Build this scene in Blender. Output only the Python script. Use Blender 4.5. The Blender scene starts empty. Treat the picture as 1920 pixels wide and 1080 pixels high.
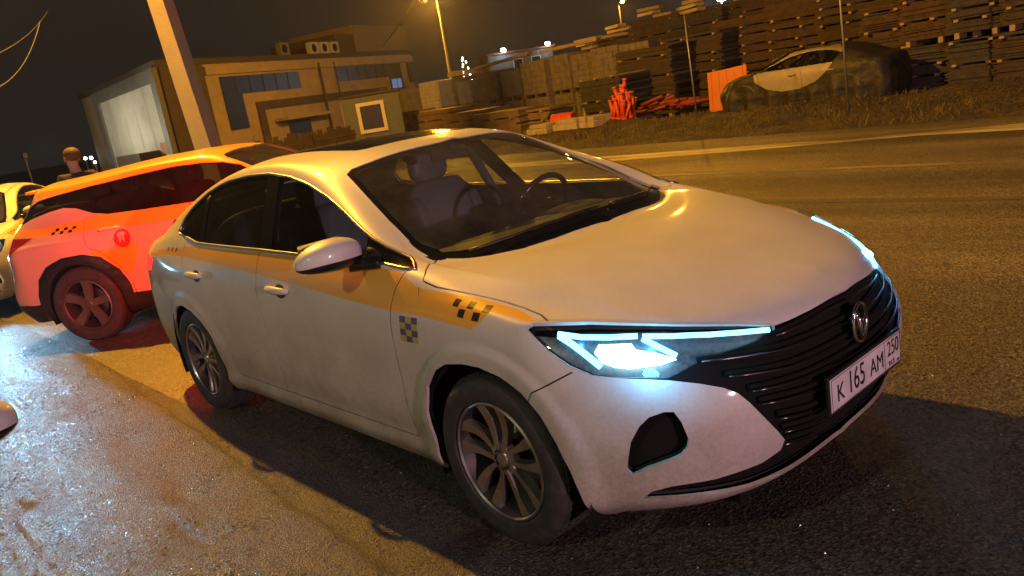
import bpy, bmesh, math, random
import numpy as np
from mathutils import Vector, Matrix
from mathutils.bvhtree import BVHTree
R = math.radians
scene = bpy.context.scene
col = scene.collection

# ------------------------------------------------------------------ camera
CP = Vector((3.4694, -2.5099, 1.6009)); PITCH, YAW, ROLL = -0.2391, 2.4304, -0.1634
FPX = 1514.2
fw = Vector((math.cos(PITCH)*math.cos(YAW), math.cos(PITCH)*math.sin(YAW), math.sin(PITCH)))
r0 = Vector((math.sin(YAW), -math.cos(YAW), 0)); u0 = r0.cross(fw)
rt = math.cos(ROLL)*r0+math.sin(ROLL)*u0; up = -math.sin(ROLL)*r0+math.cos(ROLL)*u0
cam = bpy.data.cameras.new('camera'); camo = bpy.data.objects.new('camera', cam); col.objects.link(camo)
camo.matrix_world = Matrix(((rt.x, up.x, -fw.x, CP.x), (rt.y, up.y, -fw.y, CP.y), (rt.z, up.z, -fw.z, CP.z), (0, 0, 0, 1)))
cam.sensor_width = 36; cam.lens = 36*FPX/1920; cam.clip_start = .05; cam.clip_end = 2000
scene.camera = camo

# ------------------------------------------------------------------ world, exposure
world = bpy.data.worlds.new('World'); scene.world = world; world.use_nodes = True
nt = world.node_tree; bg = nt.nodes['Background']
SKY = nt.nodes.new('ShaderNodeTexSky'); SKY.sky_type = 'NISHITA'; SKY.sun_disc = False
SKY.sun_elevation = R(-6); SKY.sun_rotation = R(200)
WN = nt.nodes.new('ShaderNodeTexNoise'); WN.inputs['Scale'].default_value = 2.2; WN.inputs['Detail'].default_value = 5
WR = nt.nodes.new('ShaderNodeValToRGB')
WR.color_ramp.elements[0].position = .3; WR.color_ramp.elements[0].color = (.0075, .0078, .0080, 1)
WR.color_ramp.elements[1].position = .75; WR.color_ramp.elements[1].color = (.014, .013, .012, 1)
WT = nt.nodes.new('ShaderNodeTexCoord'); WD = nt.nodes.new('ShaderNodeVectorMath'); WD.operation = 'DOT_PRODUCT'; WD.inputs[1].default_value = (.25, .93, -.45)
WG = nt.nodes.new('ShaderNodeMapRange'); WG.inputs[1].default_value = 0; WG.inputs[2].default_value = 1; WG.interpolation_type = 'SMOOTHSTEP'
WM = nt.nodes.new('ShaderNodeMix'); WM.data_type = 'RGBA'; WM.inputs[7].default_value = (.030, .019, .010, 1)
nt.links.new(WT.outputs['Generated'], WD.inputs[0]); nt.links.new(WD.outputs['Value'], WG.inputs[0]); nt.links.new(WG.outputs[0], WM.inputs[0])
WA = nt.nodes.new('ShaderNodeMix'); WA.data_type = 'RGBA'; WA.blend_type = 'ADD'; WA.inputs[0].default_value = .05
nt.links.new(WT.outputs['Generated'], WN.inputs['Vector']); nt.links.new(WN.outputs['Fac'], WR.inputs['Fac'])
nt.links.new(WR.outputs['Color'], WM.inputs[6]); nt.links.new(WM.outputs[2], WA.inputs[6]); nt.links.new(SKY.outputs['Color'], WA.inputs[7])
nt.links.new(WA.outputs[2], bg.inputs['Color']); bg.inputs['Strength'].default_value = 1.0
scene.view_settings.view_transform = 'Standard'; scene.view_settings.look = 'None'
scene.view_settings.exposure = 0; scene.view_settings.gamma = 1
scene.cycles.max_bounces = 6; scene.cycles.transparent_max_bounces = 12
scene.cycles.caustics_reflective = False; scene.cycles.caustics_refractive = False
scene.cycles.sample_clamp_indirect = 4

def lamp(name, kind, loc, energy, color, size=.2, target=None, spot=None, blend=.3, parent=None):
    l = bpy.data.lights.new(name, kind); l.energy = energy; l.color = color
    if kind == 'AREA': l.size = size
    else: l.shadow_soft_size = size
    if spot: l.spot_size = R(spot); l.spot_blend = blend
    o = bpy.data.objects.new(name, l); col.objects.link(o); o.location = loc
    if target is not None:
        o.rotation_euler = (Vector(target)-Vector(loc)).to_track_quat('-Z', 'Y').to_euler()
    if parent: o.parent = parent
    return o
SODIUM = (1.0, .45, .035)

# ------------------------------------------------------------------ helpers
def wpt(u, v, dist):   # a bearing in degrees-like pixels + metres away -> a world position
    d = fw+rt*((u-960)/FPX)-up*((v-540)/FPX)
    h = math.hypot(d.x, d.y); return CP+d*(dist/h)
def wgr(u, v, z=0):
    d = fw+rt*((u-960)/FPX)-up*((v-540)/FPX); return CP+d*((z-CP.z)/d.z)

def tag(o, label=None, cat=None, group=None, kind=None):
    if label: o['label'] = label
    if cat: o['category'] = cat
    if group: o['group'] = group
    if kind: o['kind'] = kind
    return o
def thing(name, label, cat, loc=(0, 0, 0), rz=0, group=None):
    o = bpy.data.objects.new(name, None); col.objects.link(o); o.empty_display_size = .3
    o.location = loc; o.rotation_euler = (0, 0, rz)
    return tag(o, label, cat, group)

def mk_mesh(name, verts, faces, mats, mi=None, smooth=False, parent=None):
    me = bpy.data.meshes.new(name); me.from_pydata([tuple(v) for v in verts], [], faces)
    if not isinstance(mats, (list, tuple)): mats = [mats]
    for m in mats: me.materials.append(m)
    if mi is not None: me.polygons.foreach_set('material_index', mi)
    if smooth: me.polygons.foreach_set('use_smooth', [True]*len(me.polygons))
    me.update()
    o = bpy.data.objects.new(name, me); col.objects.link(o)
    if parent: o.parent = parent
    return o

class MB:
    """collects simple solids; build() links them as one mesh object"""
    def __init__(s): s.v = []; s.f = []; s.m = []; s.cur = 0
    def add(s, vs, fs):
        n = len(s.v); s.v += [Vector(v) for v in vs]; s.f += [tuple(i+n for i in f) for f in fs]; s.m += [s.cur]*len(fs)
        return s
    def box(s, a, b, rot=None, piv=None):
        x0, y0, z0 = a; x1, y1, z1 = b
        vs = [Vector(p) for p in ((x0, y0, z0), (x1, y0, z0), (x1, y1, z0), (x0, y1, z0), (x0, y0, z1), (x1, y0, z1), (x1, y1, z1), (x0, y1, z1))]
        if rot is not None:
            p = Vector(piv) if piv is not None else (Vector(a)+Vector(b))/2
            vs = [rot@(v-p)+p for v in vs]
        return s.add(vs, [(0, 3, 2, 1), (4, 5, 6, 7), (0, 1, 5, 4), (1, 2, 6, 5), (2, 3, 7, 6), (3, 0, 4, 7)])
    def cbox(s, c, d, rot=None):
        c = Vector(c); d = Vector(d)/2
        return s.box(c-d, c+d, rot, c)
    def bbox(s, a, b, bev=.01):
        """box with chamfered edges"""
        bm = bmesh.new(); bmesh.ops.create_cube(bm, size=1)
        a = Vector(a); b = Vector(b)
        for v in bm.verts: v.co = Vector((a[i]+(v.co[i]+.5)*(b[i]-a[i]) for i in range(3)))
        bmesh.ops.bevel(bm, geom=bm.edges[:], offset=bev, segments=2, affect='EDGES', profile=.5)
        bm.verts.index_update()
        s.add([v.co.copy() for v in bm.verts], [tuple(v.index for v in f.verts) for f in bm.faces]); bm.free(); return s
    def tube(s, pts, rad, n=8, caps=True, closed=False):
        pts = [Vector(p) for p in pts]; k = len(pts)
        if not hasattr(rad, '__len__'): rad = [rad]*k
        rings = []; prev = None
        for i, p in enumerate(pts):
            if closed: t = pts[(i+1) % k]-pts[i-1]
            else: t = pts[min(i+1, k-1)]-pts[max(i-1, 0)]
            t.normalize()
            if prev is None:
                a = t.orthogonal().normalized()
            else:
                a = prev-t*prev.dot(t)
                a = a.normalized() if a.length > 1e-6 else t.orthogonal().normalized()
            prev = a; b = t.cross(a)
            rings.append([p+(a*math.cos(2*math.pi*j/n)+b*math.sin(2*math.pi*j/n))*rad[i] for j in range(n)])
        vs = [v for r in rings for v in r]; fs = []
        for i in range(k if closed else k-1):
            for j in range(n):
                i2 = (i+1) % k
                fs.append((i*n+j, i*n+(j+1) % n, i2*n+(j+1) % n, i2*n+j))
        if caps and not closed:
            fs.append(tuple(range(n-1, -1, -1))); fs.append(tuple((k-1)*n+j for j in range(n)))
        return s.add(vs, fs)
    def lathe(s, prof, axis='y', c=(0, 0, 0), n=32, closed=False):
        """prof: list of (r, h) ; revolved round axis"""
        vs = []
        for r, h in prof:
            for j in range(n):
                a = 2*math.pi*j/n; p = (r*math.cos(a), r*math.sin(a))
                q = {'y': (p[0], h, p[1]), 'x': (h, p[0], p[1]), 'z': (p[0], p[1], h)}[axis]
                vs.append(Vector(q)+Vector(c))
        k = len(prof); fs = []
        for i in range(k if closed else k-1):
            for j in range(n):
                i2 = (i+1) % k
                fs.append((i*n+j, i2*n+j, i2*n+(j+1) % n, i*n+(j+1) % n))
        return s.add(vs, fs)
    def prism(s, poly, z0, z1):
        n = len(poly); vs = [Vector((p[0], p[1], z0)) for p in poly]+[Vector((p[0], p[1], z1)) for p in poly]
        return s.add(vs, [tuple(range(n-1, -1, -1)), tuple(range(n, 2*n))]+[(i, (i+1) % n, n+(i+1) % n, n+i) for i in range(n)])
    def xform(s, M, start=0):
        for i in range(start, len(s.v)): s.v[i] = M@s.v[i]
        return s
    def build(s, name, mats, parent=None, smooth=False, angle=None):
        o = mk_mesh(name, s.v, s.f, mats, s.m if isinstance(mats, (list, tuple)) else None, smooth, parent)
        bm = bmesh.new(); bm.from_mesh(o.data); bmesh.ops.recalc_face_normals(bm, faces=bm.faces); bm.to_mesh(o.data); bm.free()
        if angle:
            o.data.polygons.foreach_set('use_smooth', [True]*len(o.data.polygons))
            o.data.set_sharp_from_angle(angle=R(angle))
        return o

# ------------------------------------------------------------------ materials
def mat(name, color, rough=.5, metal=0., coat=0., coat_rough=.03, spec=.5, noise=None, bump=None, emit=None, estr=0, trans=0, ior=1.45, alpha=1):
    m = bpy.data.materials.new(name); m.use_nodes = True; t = m.node_tree; p = t.nodes['Principled BSDF']
    p.inputs['Base Color'].default_value = (*color, 1); p.inputs['Roughness'].default_value = rough
    p.inputs['Metallic'].default_value = metal; p.inputs['Coat Weight'].default_value = coat
    p.inputs['Coat Roughness'].default_value = coat_rough; p.inputs['Specular IOR Level'].default_value = spec
    p.inputs['Transmission Weight'].default_value = trans; p.inputs['IOR'].default_value = ior; p.inputs['Alpha'].default_value = alpha
    if emit: p.inputs['Emission Color'].default_value = (*emit, 1); p.inputs['Emission Strength'].default_value = estr
    tc = t.nodes.new('ShaderNodeTexCoord')
    if noise:   # (scale, color2, lo, hi[, rough2])
        n = t.nodes.new('ShaderNodeTexNoise'); n.inputs['Scale'].default_value = noise[0]; n.inputs['Detail'].default_value = 6
        n.inputs['Roughness'].default_value = .65
        r = t.nodes.new('ShaderNodeMapRange'); r.inputs[1].default_value = noise[2]; r.inputs[2].default_value = noise[3]
        mx = t.nodes.new('ShaderNodeMix'); mx.data_type = 'RGBA'; mx.inputs[6].default_value = (*color, 1); mx.inputs[7].default_value = (*noise[1], 1)
        t.links.new(tc.outputs['Object'], n.inputs['Vector']); t.links.new(n.outputs['Fac'], r.inputs[0])
        t.links.new(r.outputs[0], mx.inputs[0]); t.links.new(mx.outputs[2], p.inputs['Base Color'])
        if len(noise) > 4:
            r2 = t.nodes.new('ShaderNodeMapRange'); r2.inputs[3].default_value = rough; r2.inputs[4].default_value = noise[4]
            t.links.new(r.outputs[0], r2.inputs[0]); t.links.new(r2.outputs[0], p.inputs['Roughness'])
    if bump:    # (scale, strength, distance)
        n = t.nodes.new('ShaderNodeTexNoise'); n.inputs['Scale'].default_value = bump[0]; n.inputs['Detail'].default_value = 5
        b = t.nodes.new('ShaderNodeBump'); b.inputs['Strength'].default_value = bump[1]; b.inputs['Distance'].default_value = bump[2]
        t.links.new(tc.outputs['Object'], n.inputs['Vector']); t.links.new(n.outputs['Fac'], b.inputs['Height']); t.links.new(b.outputs[0], p.inputs['Normal'])
    return m
def emat(name, color, s):
    m = bpy.data.materials.new(name); m.use_nodes = True; t = m.node_tree; t.nodes.remove(t.nodes['Principled BSDF'])
    e = t.nodes.new('ShaderNodeEmission'); e.inputs[0].default_value = (*color, 1); e.inputs[1].default_value = s
    t.links.new(e.outputs[0], t.nodes['Material Output'].inputs[0]); return m
def glassmat(name, tint, spec_rough=.02, film=0.0):
    """thin car glass: see-through tint with a fresnel mirror, and a little dirt"""
    m = bpy.data.materials.new(name); m.use_nodes = True; t = m.node_tree; t.nodes.remove(t.nodes['Principled BSDF'])
    tr = t.nodes.new('ShaderNodeBsdfTransparent'); tr.inputs[0].default_value = (*tint, 1)
    gl = t.nodes.new('ShaderNodeBsdfGlossy'); gl.inputs['Roughness'].default_value = spec_rough
    fr = t.nodes.new('ShaderNodeFresnel'); ge = t.nodes.new('ShaderNodeNewGeometry'); io = t.nodes.new('ShaderNodeMapRange')
    io.inputs[3].default_value = 1.5; io.inputs[4].default_value = 1/1.5; t.links.new(ge.outputs['Backfacing'], io.inputs[0]); t.links.new(io.outputs[0], fr.inputs[0])   # a thin pane mirrors the same from both sides
    mx = t.nodes.new('ShaderNodeMixShader'); t.links.new(fr.outputs[0], mx.inputs[0])
    t.links.new(tr.outputs[0], mx.inputs[1]); t.links.new(gl.outputs[0], mx.inputs[2])
    out = mx
    if film:
        df = t.nodes.new('ShaderNodeBsdfDiffuse'); df.inputs[0].default_value = (.30, .28, .25, 1)
        n = t.nodes.new('ShaderNodeTexNoise'); n.inputs['Scale'].default_value = 5; n.inputs['Detail'].default_value = 8; n.inputs['Roughness'].default_value = .7
        tc = t.nodes.new('ShaderNodeTexCoord'); t.links.new(tc.outputs['Object'], n.inputs['Vector'])
        r = t.nodes.new('ShaderNodeMapRange'); r.inputs[1].default_value = .35; r.inputs[2].default_value = .75
        r.inputs[3].default_value = film*.5; r.inputs[4].default_value = film*1.5
        t.links.new(n.outputs['Fac'], r.inputs[0])
        m2 = t.nodes.new('ShaderNodeMixShader'); t.links.new(r.outputs[0], m2.inputs[0]); t.links.new(mx.outputs[0], m2.inputs[1]); t.links.new(df.outputs[0], m2.inputs[2])
        out = m2
    t.links.new(out.outputs[0], t.nodes['Material Output'].inputs[0]); return m
# ------------------------------------------------------------------ panel engine: smooth shell -> cut along outlines -> panels
def ccurve(vals, xs, x):      # monotone-ish cubic (catmull) lookup
    return float(np.interp(x, xs, vals))

class Shell:
    def __init__(s, verts, quads, crease, levels=3, keep='right', fix=3):
        """full-width cage (verts lie ON the surface), subdivided; only the y<=0 half is kept"""
        tgt = np.array(verts, float); cage = tgt.copy()
        for it in range(fix+1):
            me = bpy.data.meshes.new('tmp'); me.from_pydata(cage.tolist(), [], quads)
            cr = me.attributes.new('crease_edge', 'FLOAT', 'EDGE')
            for e in me.edges:
                k = (min(e.vertices), max(e.vertices))
                if k in crease: cr.data[e.index].value = crease[k]
            ob = bpy.data.objects.new('tmp', me); col.objects.link(ob)
            md = ob.modifiers.new('s', 'SUBSURF'); md.levels = levels if it == fix else 2; md.render_levels = md.levels
            dg = bpy.context.evaluated_depsgraph_get(); ev = ob.evaluated_get(dg); em = ev.to_mesh()
            V = np.empty(len(em.vertices)*3); em.vertices.foreach_get('co', V); V = V.reshape(-1, 3)
            if it < fix: cage += .8*(tgt-V[:len(tgt)])
            else:
                F = [tuple(p.vertices) for p in em.polygons]
            ev.to_mesh_clear(); bpy.data.objects.remove(ob); bpy.data.meshes.remove(me)
        keepf = [f for f in F if all(V[i, 1] <= 1e-4 for i in f)]
        used = sorted({i for f in keepf for i in f}); mp = {u: i for i, u in enumerate(used)}
        s.V = V[used]; s.F = [tuple(mp[i] for i in f) for f in keepf]
        s.V[np.abs(s.V[:, 1]) < 1e-4, 1] = 0
    def normals(s):
        N = np.zeros_like(s.V); F = np.array(s.F)
        a, b, c, d = (s.V[F[:, i]] for i in range(4)); n = np.cross(c-a, d-b)
        for i in range(4): np.add.at(N, F[:, i], n)
        N /= np.linalg.norm(N, axis=1)[:, None]+1e-12
        m = np.abs(s.V[:, 1]) < 1e-6; N[m, 1] = 0; N /= np.linalg.norm(N, axis=1)[:, None]+1e-12
        return N
    def orient(s):
        F = np.array(s.F); c = s.V[F].mean(1); a, b, cc, d = (s.V[F[:, i]] for i in range(4)); n = np.cross(cc-a, d-b)
        out = c-np.array([0, 0, .5]); out[:, 0] *= .1
        if (n*out).sum() < 0: s.F = [f[::-1] for f in s.F]
    def finish(s):
        s.orient(); s.N = s.normals()
        s.bvh = BVHTree.FromPolygons([tuple(v) for v in s.V], s.F)
        bm = bmesh.new()
        for v in s.V: bm.verts.new(v)
        bm.verts.ensure_lookup_table()
        for f in s.F: bm.faces.new([bm.verts[i] for i in f])
        bm.normal_update(); s.bm = bm
        s.tri = None
    def nrm(s, p):
        loc, n, idx, d = s.bvh.find_nearest(p)
        if idx is None: return Vector((0, 0, 1))
        f = s.F[idx]; w = [1/((Vector(s.V[i])-loc).length+1e-5)**1 for i in f]
        # inverse bilinear-ish: use triangle barycentric
        from mathutils.interpolate import poly_3d_calc
        ws = poly_3d_calc([Vector(s.V[i]) for i in f], loc)
        n = sum((Vector(s.N[i])*ws[k] for k, i in enumerate(f)), Vector())
        return n.normalized() if n.length > 1e-6 else Vector((0, 0, 1))
    def hit(s, p, d):
        r = s.bvh.ray_cast(Vector(p), Vector(d)); return r[0]
    @staticmethod
    def frame(d):
        d = Vector(d).normalized(); a = Vector((0, 0, 1)).cross(d)
        if a.length < 1e-3: a = Vector((1, 0, 0))
        a.normalize(); return d, a, d.cross(a)
    def cut(s, poly, d, closed=True, flt=None):
        """poly: 3D points; cut the shell along its outline, looking along d"""
        d, a, b = s.frame(d)
        P = [(p.dot(a), p.dot(b)) for p in map(Vector, poly)]
        n = len(P)
        for i in range(n if closed else n-1):
            p = Vector(P[i]); q = Vector(P[(i+1) % n]); L = (q-p).length
            if L < 1e-6: continue
            t = (q-p)/L; nn = Vector((-t.y, t.x))
            fs = []
            x0, x1 = min(p.x, q.x)-.002, max(p.x, q.x)+.002; y0, y1 = min(p.y, q.y)-.002, max(p.y, q.y)+.002
            for f in s.bm.faces:
                v0 = f.verts[0].co; u0_ = v0.dot(a)
                if u0_ < x0-.25 or u0_ > x1+.25: continue
                w0_ = v0.dot(b)
                if w0_ < y0-.25 or w0_ > y1+.25: continue
                if f.normal.dot(d) > -.03: continue
                if flt and not flt(f.calc_center_median()): continue
                uv = [Vector((v.co.dot(a), v.co.dot(b))) for v in f.verts]
                if max(w.x for w in uv) < x0 or min(w.x for w in uv) > x1 or max(w.y for w in uv) < y0 or min(w.y for w in uv) > y1: continue
                sd = [(w-p).dot(nn) for w in uv]
                if max(sd) < 1e-6 or min(sd) > -1e-6: continue
                # extent of the crossing along the segment
                ts = []
                for k in range(len(uv)):
                    s0, s1 = sd[k], sd[(k+1) % len(uv)]
                    if (s0 > 0) != (s1 > 0):
                        z = s0/(s0-s1); ts.append((uv[k].lerp(uv[(k+1) % len(uv)], z)-p).dot(t))
                if not ts or max(ts) < -1e-5 or min(ts) > L+1e-5: continue
                fs.append(f)
            if not fs: continue
            es = {e for f in fs for e in f.edges}; vs = {v for f in fs for v in f.verts}
            co = a*p.x+b*p.y; no = a*nn.x+b*nn.y
            bmesh.ops.bisect_plane(s.bm, geom=list(vs)+list(es)+fs, dist=1e-5, plane_co=co, plane_no=no)
            s.bm.normal_update()
    def inside(s, poly, d, flt=None):
        d, a, b = s.frame(d)
        P = np.array([(p.dot(a), p.dot(b)) for p in map(Vector, poly)])
        lo, hi = P.min(0), P.max(0); res = []
        for f in s.bm.faces:
            if f.normal.dot(d) > -.01: continue
            c = f.calc_center_median(); x, y = c.dot(a), c.dot(b)
            if x < lo[0] or x > hi[0] or y < lo[1] or y > hi[1]: continue
            if flt and not flt(c): continue
            inn = False; j = len(P)-1
            for i in range(len(P)):
                if (P[i, 1] > y) != (P[j, 1] > y) and x < (P[j, 0]-P[i, 0])*(y-P[i, 1])/(P[j, 1]-P[i, 1])+P[i, 0]: inn = not inn
                j = i
            if inn: res.append(f)
        return res

def strip(line, w):
    """closed outline of a thin band along a 2D polyline"""
    L = [Vector(p) for p in line]; A = []; B = []
    for i, p in enumerate(L):
        t = (L[min(i+1, len(L)-1)]-L[max(i-1, 0)]).normalized(); n = Vector((-t.y, t.x))*w/2
        A.append(p+n); B.append(p-n)
    return [tuple(p) for p in A+B[::-1]]

def panel(sh, name, faces_sides, mats, parent, thick=.012, off=0., nofs=None):
    """faces_sides: list of (faces, side) side=-1 right as built, +1 mirrored; faces: [(coords, matindex)]"""
    verts = []; fl = []; mi = []; ln = []
    for polys, side in faces_sides:
        key = {}; base = {}
        edges = {}
        def vid(p, inner):
            k = (round(p.x, 5), round(p.y, 5), round(p.z, 5), inner)
            if k not in key:
                n = sh.nrm(p); q = p+n*off-(n*thick if inner else Vector((0, 0, 0)))
                if side > 0: q = Vector((q.x, -q.y, q.z)); n = Vector((n.x, -n.y, n.z))
                key[k] = len(verts); verts.append(q); base[key[k]] = n
            return key[k]
        for pts, m in polys:
            ids = [vid(p, 0) for p in pts]
            ids = [i for j, i in enumerate(ids) if i != ids[j-1]]
            if len(ids) < 3: continue
            if side > 0: ids = ids[::-1]
            fl.append(tuple(ids)); mi.append(m); ln += [base[i] for i in ids]
            if thick:
                jd = [vid(p, 1) for p in pts]; jd = [i for j, i in enumerate(jd) if i != jd[j-1]]
                if side > 0: jd = jd[::-1]
                if len(jd) >= 3:
                    fl.append(tuple(jd[::-1])); mi.append(len(mats)-1); ln += [-base[i] for i in jd[::-1]]
                if len(ids) == len(jd):
                    for k in range(len(ids)):
                        e = (ids[k], ids[(k+1) % len(ids)]); edges[e] = (jd[k], jd[(k+1) % len(ids)], m)
        if thick:
            for (a, b), (c, d, m) in edges.items():
                if (b, a) in edges: continue
                # skip the centre seam
                if abs(verts[a].y) < 1e-4 and abs(verts[b].y) < 1e-4: continue
                fl.append((b, a, c, d)); mi.append(m)
                n = (verts[a]-verts[b]).cross(verts[c]-verts[b]); n = n.normalized() if n.length > 1e-12 else Vector((0, 0, 1))
                ln += [n]*4
    o = mk_mesh(name, verts, fl, mats, mi, True, parent)
    if len(ln) == len(o.data.loops):
        o.data.normals_split_custom_set([tuple(n) for n in ln])
    return o
# ------------------------------------------------------------------ sedan cage: every row lists (x, half width, z) from the shoulder to the centre line
SED_TOP = [
 [(1.60,.862,.860),(1.72,.800,.842),(1.86,.700,.818),(2.00,.585,.795),(2.13,.430,.768),(2.215,.220,.777),(2.25,0,.782)],
 [(1.53,.872,.875),(1.645,.805,.864),(1.77,.715,.851),(1.90,.600,.848),(2.02,.460,.835),(2.10,.230,.848),(2.135,0,.852)],
 [(1.40,.880,.893),(1.44,.838,.905),(1.52,.770,.900),(1.60,.690,.914),(1.68,.590,.920),(1.82,.310,.928),(1.86,0,.930)],
 [(1.25,.885,.908),(1.27,.853,.938),(1.32,.800,.944),(1.38,.730,.960),(1.44,.640,.966),(1.57,.335,.975),(1.61,0,.977)],
 [(1.08,.888,.922),(1.09,.862,.970),(1.11,.815,.990),(1.14,.755,.997),(1.17,.675,.994),(1.35,.350,.998),(1.40,0,.999)],
 [(.97,.889,.932),(.965,.864,.990),(.96,.825,1.015),(.955,.770,1.024),(.944,.692,1.014),(1.17,.380,1.005),(1.23,0,1.005)],
 [(.72,.891,.942),(.72,.860,1.020),(.72,.838,1.055),(.72,.795,1.112),(.73,.657,1.120),(.94,.360,1.128),(.99,0,1.135)],
 [(.45,.893,.946),(.45,.858,1.030),(.45,.810,1.110),(.45,.738,1.206),(.46,.608,1.236),(.64,.330,1.275),(.68,0,1.287)],
 [(.17,.893,.948),(.17,.858,1.033),(.17,.785,1.150),(.17,.684,1.296),(.168,.562,1.358),(.26,.300,1.405),(.29,0,1.418)],
 [(-.12,.893,.950),(-.12,.857,1.035),(-.12,.768,1.180),(-.12,.646,1.366),(-.12,.540,1.408),(-.09,.290,1.442),(-.08,0,1.452)],
 [(-.45,.892,.953),(-.45,.855,1.038),(-.45,.757,1.200),(-.45,.628,1.392),(-.45,.530,1.428),(-.45,.280,1.456),(-.45,0,1.464)],
 [(-.80,.889,.956),(-.80,.853,1.040),(-.80,.757,1.195),(-.80,.636,1.376),(-.80,.525,1.418),(-.80,.280,1.448),(-.80,0,1.456)],
 [(-1.12,.884,.957),(-1.12,.846,1.045),(-1.12,.770,1.170),(-1.12,.666,1.316),(-1.12,.540,1.376),(-1.15,.285,1.415),(-1.17,0,1.425)],
 [(-1.38,.875,.955),(-1.38,.836,1.050),(-1.38,.790,1.125),(-1.39,.715,1.225),(-1.42,.590,1.290),(-1.52,.300,1.335),(-1.55,0,1.345)],
 [(-1.68,.862,.950),(-1.69,.818,1.030),(-1.70,.780,1.070),(-1.71,.725,1.115),(-1.75,.630,1.165),(-1.84,.315,1.205),(-1.87,0,1.212)],
 [(-1.92,.840,.943),(-1.95,.795,1.000),(-1.97,.745,1.030),(-2.00,.690,1.045),(-2.03,.610,1.060),(-2.10,.300,1.085),(-2.12,0,1.090)],
 [(-2.09,.803,.930),(-2.16,.740,.980),(-2.21,.680,1.000),(-2.25,.610,1.012),(-2.285,.520,1.025),(-2.36,.270,1.045),(-2.38,0,1.050)],
]
SED_LV = [(.845,.912),(.70,.906),(.55,.892),(.42,.892),(.325,.874),(.26,.880),(.20,.848)]   # side: (z, half width)
SED_FRONT = [   # columns from the outer corner to the centre line, 7 levels each
 [(1.655,.885,.775),(1.685,.892,.665),(1.70,.894,.55),(1.70,.894,.44),(1.69,.888,.34),(1.68,.878,.26),(1.66,.845,.20)],
 [(1.79,.825,.760),(1.83,.838,.655),(1.845,.845,.55),(1.84,.847,.44),(1.825,.842,.34),(1.80,.832,.26),(1.75,.790,.20)],
 [(1.93,.730,.740),(1.975,.750,.650),(1.99,.757,.55),(1.985,.760,.44),(1.965,.757,.34),(1.94,.747,.26),(1.87,.700,.20)],
 [(2.06,.610,.725),(2.10,.630,.645),(2.12,.640,.55),(2.11,.640,.44),(2.09,.632,.34),(2.06,.620,.26),(1.99,.580,.20)],
 [(2.165,.455,.710),(2.20,.470,.638),(2.215,.478,.55),(2.205,.480,.44),(2.18,.472,.34),(2.15,.460,.26),(2.07,.430,.20)],
 [(2.235,.230,.715),(2.258,.240,.640),(2.27,.245,.55),(2.262,.245,.44),(2.225,.240,.34),(2.19,.235,.26),(2.11,.220,.20)],
 [(2.262,0,.718),(2.275,0,.640),(2.283,0,.55),(2.275,0,.44),(2.235,0,.34),(2.20,0,.26),(2.12,0,.20)],
]
SED_REAR = [
 [(-2.14,.815,.84),(-2.17,.818,.70),(-2.19,.815,.55),(-2.18,.808,.42),(-2.16,.795,.325),(-2.14,.78,.26),(-2.08,.74,.21)],
 [(-2.21,.745,.85),(-2.24,.75,.70),(-2.27,.745,.55),(-2.26,.74,.42),(-2.24,.73,.325),(-2.21,.71,.27),(-2.14,.67,.23)],
 [(-2.27,.665,.86),(-2.30,.665,.71),(-2.34,.66,.56),(-2.33,.655,.42),(-2.31,.65,.325),(-2.28,.64,.28),(-2.20,.60,.24)],
 [(-2.32,.58,.87),(-2.33,.58,.72),(-2.38,.57,.57),(-2.38,.57,.42),(-2.36,.565,.325),(-2.32,.55,.28),(-2.24,.52,.25)],
 [(-2.36,.48,.88),(-2.36,.48,.72),(-2.42,.47,.57),(-2.42,.47,.42),(-2.40,.465,.325),(-2.36,.45,.28),(-2.27,.42,.25)],
 [(-2.42,.25,.89),(-2.41,.25,.73),(-2.45,.24,.58),(-2.45,.24,.42),(-2.43,.24,.325),(-2.39,.23,.28),(-2.30,.22,.25)],
 [(-2.44,0,.89),(-2.42,0,.73),(-2.46,0,.58),(-2.46,0,.42),(-2.44,0,.325),(-2.40,0,.28),(-2.31,0,.25)],
]
def cage(TOP, LV, FRONT, REAR, side_w, crease_sh=.45, crease_rows=(), crease_front=.7):
    """grids -> full width quads. side_w(x, level) scales the half width of side columns"""
    V = []; Q = []; idx = {}; cr = {}
    def vert(p, side):
        x, w, z = p
        if w == 0: side = 1
        k = (round(x, 4), round(w*side, 4), round(z, 4))
        if k not in idx: idx[k] = len(V); V.append((x, w*side, z))
        return idx[k]
    def ed(a, b, c): cr[(min(a, b), max(a, b))] = c
    K = len(TOP); NR = len(TOP[0])
    for side in (-1, 1):
        T = [[vert(p, side) for p in row] for row in TOP]
        for k in range(K-1):
            for r in range(NR-1): Q.append((T[k][r], T[k][r+1], T[k+1][r+1], T[k+1][r]))
        cols = []
        for r in range(NR-1, -1, -1): cols.append([T[0][r]]+[vert(p, side) for p in FRONT[r]])
        for k in range(1, K-1):
            x, w, z = TOP[k][0]
            cols.append([T[k][0]]+[vert((x, lw*side_w(x, i), lz+(0 if i else (z-.95)*.6)), side) for i, (lz, lw) in enumerate(LV)])
        for r in range(NR): cols.append([T[K-1][r]]+[vert(p, side) for p in REAR[r]])
        for i in range(len(cols)-1):
            for j in range(len(LV)): Q.append((cols[i][j], cols[i+1][j], cols[i+1][j+1], cols[i][j+1]))
            ed(cols[i][0], cols[i+1][0], crease_front if (i < NR-1 or i > len(cols)-NR-1) else crease_sh)
        for r, k0, k1, c in crease_rows:
            for k in range(k0, k1): ed(T[k][r], T[k+1][r], c)
    return V, Q, cr
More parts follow.
